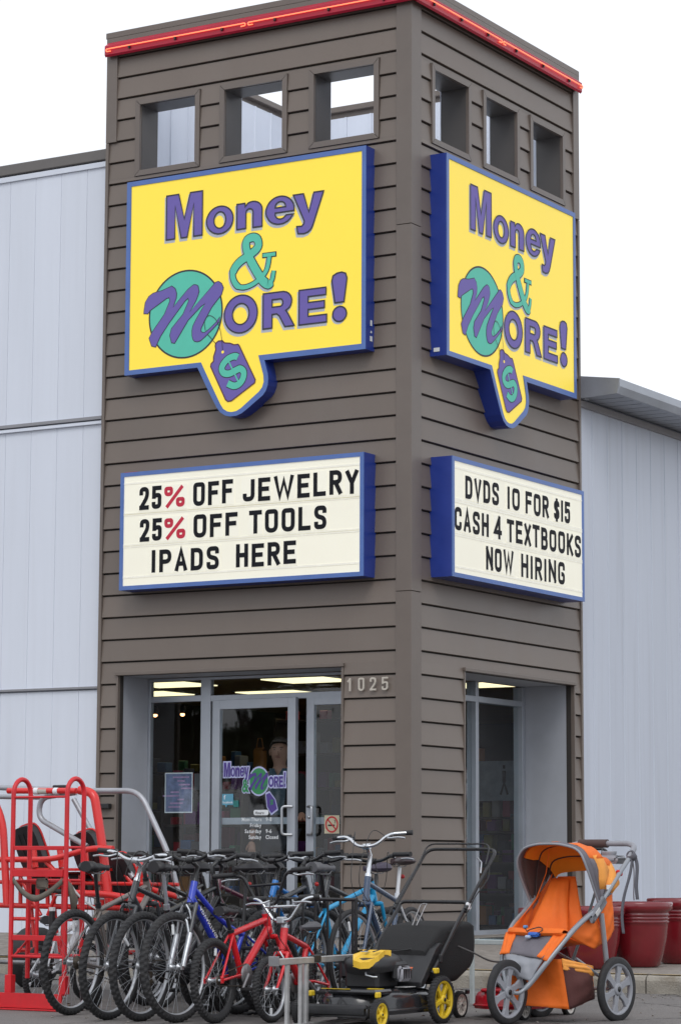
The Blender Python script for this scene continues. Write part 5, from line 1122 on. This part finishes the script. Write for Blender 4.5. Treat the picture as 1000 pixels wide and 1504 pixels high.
    # rear door with label, bag
    if fancy:
        D_ = MB(); D_.prism([(.17,.225),(.13,.23),(-.10,.455),(-.115,.485),(-.08,.495),(-.02,.46),(.17,.255)], lambda u,v,w:(u,w,v), -.215,.235); D_ = bev(D_.build('rear_door',BLK,M),.006)
        fd = lambda u,v,w=0: (.150-.255*v-.0+.012+w*.7, u, .268+.215*v+.006+w*.7)
        q = MB(); q.add([fd(-.10,.22,.004),fd(.13,.22,.004),fd(.13,.80,.004),fd(-.10,.80,.004)],[(0,1,2,3)]); q.build('warning_label',LBL,D_)
        q = MB()
        for a0,a1,b0,b1 in ((-.10,.13,.20,.25),(-.02,.12,.58,.64),(.09,.13,.25,.7)): q.add([fd(a0,b0,.006),fd(a1,b0,.006),fd(a1,b1,.006),fd(a0,b1,.006)],[(0,1,2,3)])
        q.build('label_print',ORG,D_); q = MB()
        for a0,a1,b0,b1 in ((-.09,.12,.73,.78),(-.02,.08,.50,.55),(-.02,.08,.40,.45),(-.01,.07,.30,.35)): q.add([fd(a0,b0,.006),fd(a1,b0,.006),fd(a1,b1,.006),fd(a0,b1,.006)],[(0,1,2,3)])
        q.build('label_lines',mat('dark_label_print',(.08,.08,.12),.5),D_)
        q = MB(); q.add([fd(-.09,.38,.007),fd(-.06,.30,.007),fd(-.03,.40,.007),fd(-.05,.58,.007),fd(-.08,.60,.007)],[(0,1,2,3,4)]); q.build('label_mark',YC,D_)
        sec = []
        for x,zt,zb,w_ in ((.02,.45,.30,.18),(-.06,.53,.26,.20),(-.16,.60,.23,.21),(-.36,.618,.24,.215),(-.54,.622,.32,.215),(-.575,.61,.36,.21),(-.582,.60,.37,.20)):
            row = []; n_ = 24
            for i in range(n_+1):
                t = 2*math.pi*i/n_; c_,s__ = math.cos(t),math.sin(t); yy = w_*math.copysign(abs(c_)**.24,c_); zz = (zt+zb)/2+(zt-zb)/2*math.copysign(abs(s__)**.24,s__)
                row.append((x+rnd.uniform(-.004,.004),yy*(1+rnd.uniform(-.012,.012)) if i < n_ else row[0][1],zz if i < n_ else row[0][2]))
            sec.append(row)
        B_ = MB().surf(sec); B_.add(sec[0][:-1],[tuple(range(24))],True); B_.add(sec[-1][:-1],[tuple(range(24))],True); B_.build('grass_bag',BAG,M)
        MB().tube(fillet([(-.10,.02,.60),(-.19,.03,.73),(-.22,.03,.735),(-.22,.06,.735),(-.19,.07,.73),(-.10,.05,.60)],.03,4),.004,6).build('bag_wire_handle',STEEL,M)
    HB = BLKM
    for s_ in (-1,1):
        MB().tube([(.06,s_*.25,.31 if fancy else .17),(-.10,s_*.25,.455 if fancy else .36),(-.40,s_*.245,.72)],.0125,10).build('lower_handle',HB,M)
        MB().cbox((-.40,s_*.262,.72),(.05,.022,.05),.008).build('handle_knob',WHT if s_ > 0 else BLK,M)
        MB().cbox((-.03,s_*.262,.40),(.03,.02,.05),.005).build('handle_latch',BLK,M)
    MB().tube(fillet([(-.36,.255,.685),(-.42,.255,.745),(-.42,-.25,.745),(-.36,-.25,.685)],.05,5),.0125,10).build('handle_brace',HB,M)
    MB().tube(fillet([(-.36,.262,.70),(-.80,.262,1.085*hk),(-.80,-.262,1.085*hk),(-.36,-.262,.70)],.07,6),.0112,12).build('upper_handle',HB,M)
    MB().tube(fillet([(-.66,.25,.985*hk),(-.755,.235,1.12*hk),(-.755,-.235,1.12*hk),(-.66,-.25,.985*hk)],.06,6),.0055,8).build('control_bail',HB,M)
    c1 = [(-.68,.262,.99),(-.62,.29,.90),(-.46,.28,.78),(-.30,.24,.60),(-.05,.10,.47),(.2,-.02,.44)]; c2 = [(-.66,-.262,.97),(-.58,-.30,.86),(-.38,-.29,.70),(-.12,-.27,.50),(.15,-.18,.40)]
    for c_ in (c1,c2): MB().tube([tuple(p) for p in crm(c_,6)],.0038,5,cap=False).build('control_cable',CAB,M)
    MB().tube([(-.60,.245,.93),(-.62,.24,1.0),(-.60,.22,1.03)],.006,6).build('throttle_lever',SIL,M)
    return M
mower((2.83,-5.07,0),R_(-90),'black and yellow walk-behind lawn mower with black grass bag in the front row',DECK,YW)
REDDK = mat('red_mower_deck',(0.50,0.012,0.025),.3,0,.08,8,coat=.3,dirt=.2,dirtc=(.2,.02,.02)); WHW = mat('dirty_white_wheel_plastic',(0.66,0.63,0.58),.5,0,.12,16,dirt=.4,dirtc=(.2,.16,.12))
mower((atY(675,1480,-4.50).x+.275*.84,-4.50+.75*.84,0),R_(-90),'red lawn mower with small white wheels half hidden behind the stroller',REDDK,WHW,False,.84,1.2)
cbl = thing('loose_cable','loose black cable draped over the grass bag towards the stroller','cable',(2.9,-4.7,.0))
pts = [atY(560,1392,-5.0),atY(600,1384,-4.9),atY(650,1384,-4.75),atY(690,1398,-4.7),atY(720,1412,-4.6),atY(748,1414,-4.5)]
MB().tube([tuple(p-Vector((2.9,-4.7,0))) for p in crm(pts,6)],.006,7).build('cable',mat('grey_black_cable',(.07,.065,.065),.6),cbl)

# ------------------------------------------------------------------ jogging stroller
st_ = thing('jogging_stroller','orange three-wheeled jogging stroller with grey frame and raised hood','stroller',(3.470+.33*.5155,-3.931-.33*.8545,0),R_(-98.85))
FRM = mat('grey_painted_stroller_tube',(0.28,0.30,0.33),.35,.3,.05,12); FPL = mat('grey_stroller_plastic',(0.26,0.27,0.30),.45,0,.06,10)
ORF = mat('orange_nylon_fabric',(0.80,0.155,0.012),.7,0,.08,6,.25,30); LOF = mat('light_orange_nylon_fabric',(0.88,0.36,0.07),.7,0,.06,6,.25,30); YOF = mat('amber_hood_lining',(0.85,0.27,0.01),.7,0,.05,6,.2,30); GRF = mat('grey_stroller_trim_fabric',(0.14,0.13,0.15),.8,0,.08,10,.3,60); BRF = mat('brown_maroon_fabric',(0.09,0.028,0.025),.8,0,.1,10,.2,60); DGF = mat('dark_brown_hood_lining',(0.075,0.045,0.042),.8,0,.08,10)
def rough(mb, a): mb.v = [(x+rnd.uniform(-a,a)+.004*math.sin(60*y+35*z),y+rnd.uniform(-a,a)+.004*math.sin(55*x+40*z),z+rnd.uniform(-a,a)+.004*math.sin(50*x+45*y)) for x,y,z in mb.v]; return mb
spoke_wheel(st_,(.76,0,.200),.200,.040,FPL,6,name='front_wheel')
for s_ in (-1,1):
    spoke_wheel(st_,(0,s_*.30,.203),.203,.040,FPL,6,name='rear_wheel')
    MB().tube([tuple(p) for p in crm([(.76,s_*.045,.198),(.70,s_*.058,.200),(.64,s_*.10,.262),(.558,s_*.185,.408),(.377,s_*.245,.588),(.20,s_*.262,.690),(.178,s_*.264,.70)],5)],[.012]*8+[.017]*23,10).build('frame_tube',FRM,st_)
    MB().tube([tuple(p) for p in crm([(.16,s_*.264,.705),(-.115,s_*.27,.955),(-.215,s_*.268,1.035)],5)],.015,10).build('handle_tube',FRM,st_)
    j = MB(); j.cbox((0,0,0),(.22,.036,.075),.02,Matrix.Translation((.155,s_*.268,.705))@Matrix.Rotation(R_(40),4,'Y'),True); j.build('fold_joint',FPL,st_); MB().cbox((0,0,0),(.06,.006,.03),.002,Matrix.Translation((.18,s_*.288,.69))@Matrix.Rotation(R_(40),4,'Y')).build('joint_badge',LBL,st_)
    MB().tube([(.115,s_*.268,.68),(.06,s_*.27,.34),(.02,s_*.262,.215)],.0165,10).build('rear_leg',FRM,st_)
    MB().tube([(.02,s_*.24,.25),(.30,s_*.20,.40)],.010,8).build('brace_tube',FRM,st_)
MB().tube([(0,-.28,.203),(0,.28,.203)],.012,8).build('rear_axle',FRM,st_); MB().tube([(.10,-.25,.50),(-.02,.24,.24)],.008,8).build('brace_tube',FRM,st_)
MB().tube(fillet([(-.205,-.268,1.03),(-.285,-.262,1.105),(-.31,-.20,1.125),(-.31,.20,1.125),(-.285,.262,1.105),(-.205,.268,1.03)],.07,6),.0185,12).build('handle_bar',FPL,st_)
MB().tube([(-.31,-.19,1.125),(-.31,.03,1.125)],.028,14).build('handle_sleeve',DGF,st_)
c = MB(); c.cbox((-.225,-.01,1.02),(.13,.42,.055),.018,None,True); c.build('parent_tray',FPL,st_)
for y in (-.12,.10): MB().lathe([(.045,0),(.05,.02),(.05,.03),(.04,.03),(.036,.01),(0,.005)],20,Matrix.Translation((-.225,y,1.045))).build('cup_ring',FPL,st_)
# hood: lofted hoops
def hoop(foot, mid, top, w):
    """arc from near foot over the top to the far foot, in local x,z with half width w"""
    pts = [(foot[0],w,foot[1]),(mid[0],w*1.02,mid[1]),(mid[0]*.45+top[0]*.55,w*.84,mid[1]*.30+top[1]*.70),(top[0],w*.45,top[1]-.008),(top[0],0,top[1])]
    full = pts+[(x,-y,z) for x,y,z in pts[-2::-1]]; return crm(full,4)
h1 = hoop((.125,.715),(.275,.965),(.315,1.118),.265); h1b = hoop((.118,.722),(.215,.965),(.262,1.128),.266); h2_ = hoop((.105,.735),(.07,.955),(.10,1.125),.267); h3_ = hoop((.095,.75),(-.045,.91),(-.03,1.055),.266); h4_ = hoop((.085,.76),(-.10,.86),(-.105,.955),.262)
def sag(a, b, k, d):
    out = []
    for p,q in zip(a,b):
        m_ = p.lerp(q,k); c_ = Vector((.08,0,.80)); out.append(m_+(c_-m_).normalized()*d)
    return out
n_ = len(h1); sd0 = 6; 
def strip(rows, i0, i1): return [[tuple(p) for p in r_[i0:i1+1]] for r_ in rows]
solid(MB().surf(strip([h1,h1b],0,n_-1)).build('hood_rim',GRF,st_),.006)
MB().tube([tuple(p) for p in h1],.008,6).build('rim_piping',FPL,st_)
rows = [h1b,sag(h1b,h2_,.5,.012),h2_,sag(h2_,h3_,.5,.018),h3_,sag(h3_,h4_,.5,.014),h4_]
solid(rough(MB().surf(strip(rows,sd0,n_-1-sd0)),.0025).build('hood_top',ORF,st_),.003)
solid(rough(MB().surf(strip(rows[3:],2,sd0+1)),.002).build('hood_side',LOF,st_),.003); solid(rough(MB().surf(strip(rows[:2],0,sd0)),.002).build('hood_side',GRF,st_),.003); solid(rough(MB().surf(strip(rows[1:4],2,sd0+1)),.002).build('hood_side',LOF,st_),.003); solid(rough(MB().surf(strip(rows[1:4],0,2)),.002).build('hood_side',GRF,st_),.003)
solid(rough(MB().surf(strip(rows[3:],0,2)),.002).build('hood_side',GRF,st_),.003)
solid(rough(MB().surf(strip(rows,n_-1-sd0,n_-1)),.002).build('hood_side',DGF,st_),.003)
inn = [[tuple(Vector(p)+(Vector((.08,0,.82))-Vector(p)).normalized()*.012) for p in r_[sd0+1:n_-sd0]] for r_ in rows]
MB().surf(inn).build('hood_lining',YOF,st_)
for h_ in (h2_,h3_): MB().tube([tuple(Vector(p)+(Vector((.08,0,.82))-Vector(p)).normalized()*.014) for p in h_],.006,6).build('hood_rib',DGF,st_)
MB().tube([(.12,-.25,.74),(.06,-.20,.93),(.16,-.10,1.09)],.004,5).build('hood_cord',ORF,st_)
MB().cbox((.03,.272,.845),(.06,.004,.03),.001).build('hood_label',WHT,st_)
# seat
def quad(nm, P4, m_, nu=14, nv=10, bul=.0, par=st_, th=.004):
    a,b,c,d_ = [Vector(p) for p in P4]; nrm = (b-a).cross(d_-a).normalized(); g_ = []
    for i in range(nv+1):
        r_ = []
        for j in range(nu+1):
            u,v = j/nu,i/nv; p = a*(1-u)*(1-v)+b*u*(1-v)+c*u*v+d_*(1-u)*v; r_.append(tuple(p+nrm*(bul*math.sin(math.pi*u)*math.sin(math.pi*v)+rnd.uniform(-.0015,.0015)+.0045*math.sin(u*17+v*5+a.x*9)*math.sin(math.pi*v)+.003*math.sin(v*13-u*6)*math.sin(math.pi*u))))
        g_.append(r_)
    return solid(MB().surf(g_).build(nm,m_,par),th)
quad('seat_back',[(.14,.17,.50),(.14,-.20,.50),(-.03,-.17,.91),(-.03,-.03,.91)],ORF,bul=-.025)
quad('seat_back_flap',[(.30,-.19,.54),(.17,.05,.51),(.0,-.06,.90),(.02,-.18,.90)],ORF,bul=.03)
quad('seat_base',[(.42,.19,.53),(.42,-.19,.53),(.12,-.19,.48),(.12,.19,.48)],ORF,bul=.03)
quad('seat_side',[(.46,-.215,.55),(.12,-.235,.50),(-.06,-.235,.93),(.06,-.245,.80)],ORF,bul=-.02)
quad('seat_side',[(.44,.215,.55),(.14,.225,.455),(.02,.235,.50),(.16,.245,.685)],ORF,bul=.012)
quad('seat_wing',[(.14,.240,.70),(.02,.240,.49),(-.075,.235,.575),(-.055,.235,.865)],ORF,bul=.02)
quad('seat_rear',[(-.07,.11,.88),(-.07,.23,.88),(-.03,.225,.54),(-.01,.13,.50)],ORF,bul=.02)
b = MB(); rows_ = []
for y in (-.215,-.20,-.1,0,.1,.20,.215):
    k = .6 if abs(y) > .21 else 1; rows_.append([(.425+.055*k*math.cos(t)+.006*math.sin(y*40),y,.560+.030*k*math.sin(t)) for t in [2*math.pi*i/12 for i in range(13)]])
rough(b.surf(rows_),.002).build('lap_cushion',ORF,st_)
quad('footwell_apron',[(.455,.205,.545),(.455,-.205,.545),(.60,-.125,.435),(.60,.155,.405)],GRF,bul=.01)
quad('apron_edge',[(.45,.235,.555),(.45,.150,.560),(.605,.115,.418),(.59,.180,.390)],ORF,bul=.006,th=.010); quad('apron_edge',[(.45,-.150,.560),(.45,-.235,.555),(.62,-.16,.425),(.605,-.10,.435)],ORF,bul=.006,th=.010)
quad('foot_tray',[(.585,.150,.400),(.60,-.135,.430),(.655,-.085,.315),(.645,.095,.265)],FPL,bul=.012,th=.012)
quad('foot_tray',[(.60,-.135,.430),(.55,-.15,.36),(.60,-.10,.24),(.655,-.085,.315)],FPL,bul=.0,th=.01)
# basket
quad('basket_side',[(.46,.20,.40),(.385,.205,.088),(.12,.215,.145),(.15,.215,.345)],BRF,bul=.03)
quad('basket_trim',[(.463,.207,.405),(.452,.207,.335),(.135,.222,.285),(.145,.222,.350)],LOF,bul=.014)
quad('basket_front',[(.545,-.17,.39),(.565,-.15,.115),(.385,.205,.088),(.46,.20,.40)],ORF,bul=-.035)
quad('basket_side',[(.545,-.17,.39),(.20,-.215,.36),(.15,-.215,.145),(.565,-.15,.115)],ORF,bul=.01)
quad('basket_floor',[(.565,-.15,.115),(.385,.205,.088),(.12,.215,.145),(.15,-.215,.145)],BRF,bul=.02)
quad('basket_rear',[(.15,.215,.345),(.20,-.215,.36),(.15,-.215,.145),(.12,.215,.145)],ORF,bul=.01)
MB().tube([tuple(p) for p in crm([(-.225,.275,1.05),(-.235,.285,.95),(-.225,.288,.80),(-.228,.288,.76)],5)],.004,5).build('wrist_strap',GRF,st_)
def band(nm, pts, w_, m_):
    P_ = crm(pts,6); g_ = [[tuple(p+Vector((-w_/2,0,0))) for p in P_],[tuple(p+Vector((w_/2,0,0))) for p in P_]]; return solid(MB().surf(g_).build(nm,m_,st_),.003)
STRAP = mat('grey_strap_webbing',(0.11,0.11,0.13),.8,0,.1,30)
band('wrist_strap',[(-.235,.29,1.055),(-.262,.292,.98),(-.25,.292,.85),(-.265,.29,.765)],.036,STRAP); band('hanging_strap',[(-.225,.285,1.045),(-.19,.285,.93),(-.12,.283,.78),(-.10,.28,.66),(-.115,.28,.55)],.030,STRAP)
MB().lathe([(.020,-.022),(.030,-.022),(.030,.022),(.020,.022)],16,Matrix.Translation((-.225,.275,1.045))@Matrix.Rotation(R_(50),4,'Y')).build('strap_loop',STRAP,st_)
MB().cbox((-.10,.262,.935),(.05,.03,.04),.008).build('red_release_button',mat('red_button_plastic',(.5,.01,.02),.35),st_)
bl = thing('blue_key_ring','blue plastic toy keys with a dark cord lying on the stroller cushion','toy keys',(0,0,0)); Ms = Matrix.Translation((3.470+.33*.5155,-3.931-.33*.8545,0))@Matrix.Rotation(R_(-98.85),4,'Z')
bl.location = Ms@Vector((.50,.02,.55)); bl.rotation_euler = (0,0,R_(-98.85)); BLP = mat('blue_toy_plastic',(0.02,0.12,0.50),.35)
MB().cbox((0,0,.0),(.04,.085,.03),.010,None,True).build('key_fob',BLP,bl); MB().cbox((.025,-.03,-.015),(.03,.035,.02),.006).build('pale_key',mat('pale_blue_plastic',(.4,.5,.65),.4),bl); MB().cbox((-.045,-.10,.045),(.035,.022,.02),.006).build('blue_tip',mat('light_blue_plastic',(.10,.28,.55),.4),bl)
MB().tube([tuple(p) for p in crm([(-.04,-.10,.04),(-.02,-.07,.02),(0,-.03,.03),(-.03,.02,.045),(-.02,.05,.03),(0,.03,.01)],5)],.0035,6).build('cord',CAB,bl)

# ------------------------------------------------------------------ person behind the door
SKN = mat('light_skin',(0.42,0.24,0.17),.5,0,.06,20); HAIR = mat('short_grey_brown_hair',(0.11,0.095,0.085),.7,0,.3,60,.4,90); COAT = mat('black_coat_cloth',(0.014,0.014,0.016),.85,0,.2,20); SHRT = mat('dark_teal_polo_cloth',(0.06,0.10,0.13),.85,0,.1,20); JEAN = mat('dark_trouser_cloth',(0.025,0.028,0.04),.85)
def skinned(name, V_, E_, Rr, m_, par, lv=2, root=0):
    me_ = bpy.data.meshes.new(name); me_.from_pydata(V_, E_, []); o = bpy.data.objects.new(name, me_); col.objects.link(o)
    md = o.modifiers.new('skin','SKIN'); md.use_smooth_shade = True; md.use_x_symmetry = False
    for i,r_ in enumerate(Rr): me_.skin_vertices[0].data[i].radius = r_ if isinstance(r_,tuple) else (r_,r_)
    me_.skin_vertices[0].data[root].use_root = True
    sb = o.modifiers.new('sub','SUBSURF'); sb.levels = lv; sb.render_levels = lv
    dg = bpy.context.evaluated_depsgraph_get(); dg.update(); m2 = bpy.data.meshes.new_from_object(o.evaluated_get(dg)); m2.name = name
    m2.materials.clear(); m2.materials.append(m_)
    for p in m2.polygons: p.use_smooth = True
    bpy.data.objects.remove(o); return link(name, m2, par)
pr = thing('person','person in a dark coat over a teal shirt pushing the glass door from inside','person',(atY(411,1105,1.0).x,1.00,GZ+.01),R_(20))
# local: facing -y, x to the person's left
V_ = [(0,0,.95),(0,0,1.10),(0,.01,1.28),(0,.01,1.44),(0,.0,1.52),(0,-.01,1.57),
      (.09,0,.90),(.10,-.02,.50),(.10,.02,.09),(.10,-.10,.04),(-.09,0,.90),(-.11,.03,.50),(-.11,.06,.09),(-.11,-.06,.04),
      (.17,.01,1.41),(.25,-.08,1.17),(.27,-.30,1.06),(.275,-.37,1.05),(-.17,.01,1.41),(-.24,.02,1.13),(-.23,-.10,.90),(-.225,-.12,.85),(0,-.015,1.66),(0,-.005,1.76)]
E_2 = [(0,1),(1,2),(2,3),(3,4),(4,5),(0,6),(6,7),(7,8),(8,9),(0,10),(10,11),(11,12),(12,13),(3,14),(14,15),(15,16),(16,17),(3,18),(18,19),(19,20),(20,21),(5,22),(22,23)]
Rr = [(.15,.11),(.145,.105),(.16,.11),(.155,.10),.060,.058,(.095,.09),.062,.042,.036,(.095,.09),.062,.042,.036,.062,.045,.032,.026,.062,.045,.032,.026,(.096,.105),(.088,.095)]
bd = skinned('body',V_,E_2,Rr,SKN,pr)
skinned('coat',[(0,.0,.78),(0,0,1.0),(0,.01,1.28),(0,.01,1.44),(.18,.01,1.42),(.25,-.07,1.18),(.27,-.27,1.07),(-.18,.01,1.42),(-.245,.02,1.14),(-.232,-.08,.93)],[(0,1),(1,2),(2,3),(3,4),(4,5),(5,6),(3,7),(7,8),(8,9)],[(.185,.135),(.18,.13),(.185,.135),(.14,.10),.078,.062,.048,.078,.062,.048],COAT,pr,root=1)
skinned('trousers',[(0,0,.93),(.09,0,.88),(.10,-.02,.50),(.10,.02,.12),(-.09,0,.88),(-.11,.03,.50),(-.11,.06,.12)],[(0,1),(1,2),(2,3),(0,4),(4,5),(5,6)],[(.16,.12),(.10,.10),.075,.06,(.10,.10),.075,.06],JEAN,pr)
b = MB(); b.flat([[(-.085,1.545),(-.04,1.545),(0,1.47),(.04,1.545),(.085,1.545),(.085,1.30),(.06,1.12),(-.06,1.12),(-.085,1.30)]],lambda u,v:(u,-.132+max(0,v-1.38)*.42-.01*(1.5-v),v-.03)); solid(b.build('shirt_front',SHRT,pr),.01)
# face, ears, hair
b = MB(); b.ell((0,-.092,1.652),(.013,.020,.024)); b.ell((0,-.100,1.640),(.016,.014,.010)); b.build('nose',SKN,pr)
for s_ in (-1,1):
    b = MB(); b.ell((s_*.031,-.089,1.688),(.011,.008,.005)); e_ = b.build('eye',mat('eye_white',(.35,.32,.30),.4),pr); q = MB(); q.ell((s_*.031,-.0955,1.688),(.005,.003,.0045)); q.build('pupil',BLK,e_)
    b = MB(); b.ell((s_*.033,-.092,1.707),(.019,.008,.004)); b.build('eyebrow',HAIR,pr)
    b = MB(); b.ell((s_*.092,.0,1.668),(.010,.020,.032)); b.build('ear',SKN,pr)
b = MB(); b.ell((0,-.094,1.618),(.026,.008,.005)); b.build('mouth',mat('lip_skin',(.30,.11,.09),.5),pr)
h_ = MB(); rows_ = []
for j in range(9):
    row = []
    for k in range(23):
        a = 2*math.pi*k/22; fr_ = -math.sin(a); tm = math.pi*(.30 if fr_ > .55 else .30+.24*min(1,(.55-fr_)/.5) if fr_ > .05 else .54+.10*min(1,-fr_+.05)); t = tm*j/8
        row.append((.091*math.sin(t)*math.cos(a)*(1+.02*math.sin(9*a+j)), .006+.104*math.sin(t)*math.sin(a)*(1+.02*math.sin(7*a+j)), 1.700+.108*math.cos(t)))
    rows_.append(row)
h_.surf(rows_); solid(h_.build('hair',HAIR,pr),.008)
# hands with five fingers
def hand(wr, fwd, upv, s_, nm='hand'):
    f_ = Vector(fwd).normalized(); u_ = Vector(upv).normalized(); sd_ = f_.cross(u_)*s_; w_ = Vector(wr); V2 = [w_, w_+f_*.04, w_+f_*.085]; E2 = [(0,1),(1,2)]; R2 = [(.022,.026),(.034,.017),(.038,.015)]
    for k,(o,l) in enumerate(((-.030,.068),(-.010,.078),(.010,.074),(.029,.058))):
        b0 = w_+f_*.088+sd_*o; i = len(V2); V2 += [b0, b0+f_*l*.5-u_*.008, b0+f_*l*.85-u_*.032]; E2 += [(2,i),(i,i+1),(i+1,i+2)]; R2 += [.0095,.0085,.007]
    i = len(V2); b0 = w_+f_*.03-sd_*.03; V2 += [b0, b0+f_*.03-sd_*.022-u_*.012, b0+f_*.055-sd_*.026-u_*.026]; E2 += [(1,i),(i,i+1),(i+1,i+2)]; R2 += [.012,.0105,.0085]
    return skinned(nm,[tuple(v) for v in V2],E2,R2,SKN,pr)
hand((.275,-.37,1.05),(.0,-1,.1),(0,.1,1),1); hand((-.225,-.12,.85),(0,-.3,-1),(0,-1,.3),-1)

# ------------------------------------------------------------------ trees across the parking lot (seen mirrored in the glass)
BARK = mat('grey_brown_bark',(0.07,0.055,0.045),.9,0,.3,20,.6,50); LEAF = mat('dull_green_foliage',(0.045,0.06,0.028),.8,0,.4,3)
def tree_mesh(seed, H):
    r_ = random.Random(seed); t = MB(); lf = MB()
    def br(p, d, L, r, lv):
        q = p+d*L; t.tube([tuple(p),tuple(p.lerp(q,.5)+Vector((r_.uniform(-.1,.1),r_.uniform(-.1,.1),0))*L*.3),tuple(q)],[r,r*.8,r*.55],5 if lv < 2 else 3,cap=False)
        if lv >= 4:
            for k in range(9):
                c = q+Vector((r_.gauss(0,.4),r_.gauss(0,.4),r_.gauss(0,.35))); a = Vector((r_.uniform(-1,1),r_.uniform(-1,1),r_.uniform(-1,1))).normalized()*.16; b_ = a.orthogonal().normalized()*.12
                lf.add([c-a-b_,c+a-b_,c+a+b_,c-a+b_],[(0,1,2,3)])
            return
        for k in range(3 if lv else 5):
            dd = (d+Vector((r_.uniform(-1,1),r_.uniform(-1,1),r_.uniform(-.15,.7)))*.75).normalized(); br(p.lerp(q,r_.uniform(.65,1)),dd,L*r_.uniform(.62,.8),r*.55,lv+1)
    br(Vector((0,0,0)),Vector((0,0,1)),H*.30,H*.022,0)
    return t.mesh('trunk',BARK), lf.mesh('crown',LEAF)
TMs = [tree_mesh(3,9.5),tree_mesh(8,8.0)]
tv = MB(); lv_ = MB()
for i,(x,y) in enumerate([(-46,-40),(-41,-43),(-37,-39),(-33,-42),(-29,-39),(-25,-43),(-21,-38),(-17,-42),(-13,-40),(16,46),(20,50),(24,47),(28,52),(33,48),(38,50),(12,52)]):
    k = rnd.uniform(.9,1.25); Mt = Matrix.Translation((x,y,0))@Matrix.Rotation(rnd.uniform(0,6),4,'Z')@Matrix.Scale(k,4)
    for me_,mb_ in ((TMs[i%2][0],tv),(TMs[i%2][1],lv_)):
        mb_.add([v.co for v in me_.vertices],[tuple(p.vertices) for p in me_.polygons],False,Mt)
tv.build('tree_belt_trunks',BARK,kind='stuff'); lv_.build('tree_belt_foliage',LEAF,kind='stuff')

# loose grit and dead leaves on the asphalt along the kerb
gr = MB(); lf_ = MB(); r9 = random.Random(21)
for i in range(900):
    y = YK-abs(r9.gauss(0,.5))-.01 if i < 600 else r9.uniform(-7,-1.6); x = r9.uniform(-3,7); k = r9.uniform(.003,.009); z = (0 if y < -5 else .03*min(1,(y+5)/3.6))
    gr.cbox((x,y,z+k*.5),(k*2,k*1.6,k*1.2),k*.4,Matrix.Translation((x,y,0))@Matrix.Rotation(r9.uniform(0,3),4,'Z')@Matrix.Translation((-x,-y,0)))
for i in range(60):
    y = r9.uniform(-6.8,-1.4); x = r9.uniform(-2,6); k = r9.uniform(.012,.028); z = .004+(0 if y < -5 else .03*min(1,(y+5)/3.6)); a = r9.uniform(0,6); c,d = math.cos(a)*k,math.sin(a)*k
    lf_.add([(x-c,y-d,z),(x+d*.5,y-c*.5,z+.006),(x+c,y+d,z+.002),(x-d*.5,y+c*.5,z+.008)],[(0,1,2,3)])
gr.build('grit', mat('pale_stone_grit',(.22,.20,.18),.9,0,.4,50), kind='stuff'); lf_.build('dead_leaves', mat('dry_brown_leaf',(.16,.09,.04),.8,0,.4,30), kind='stuff')
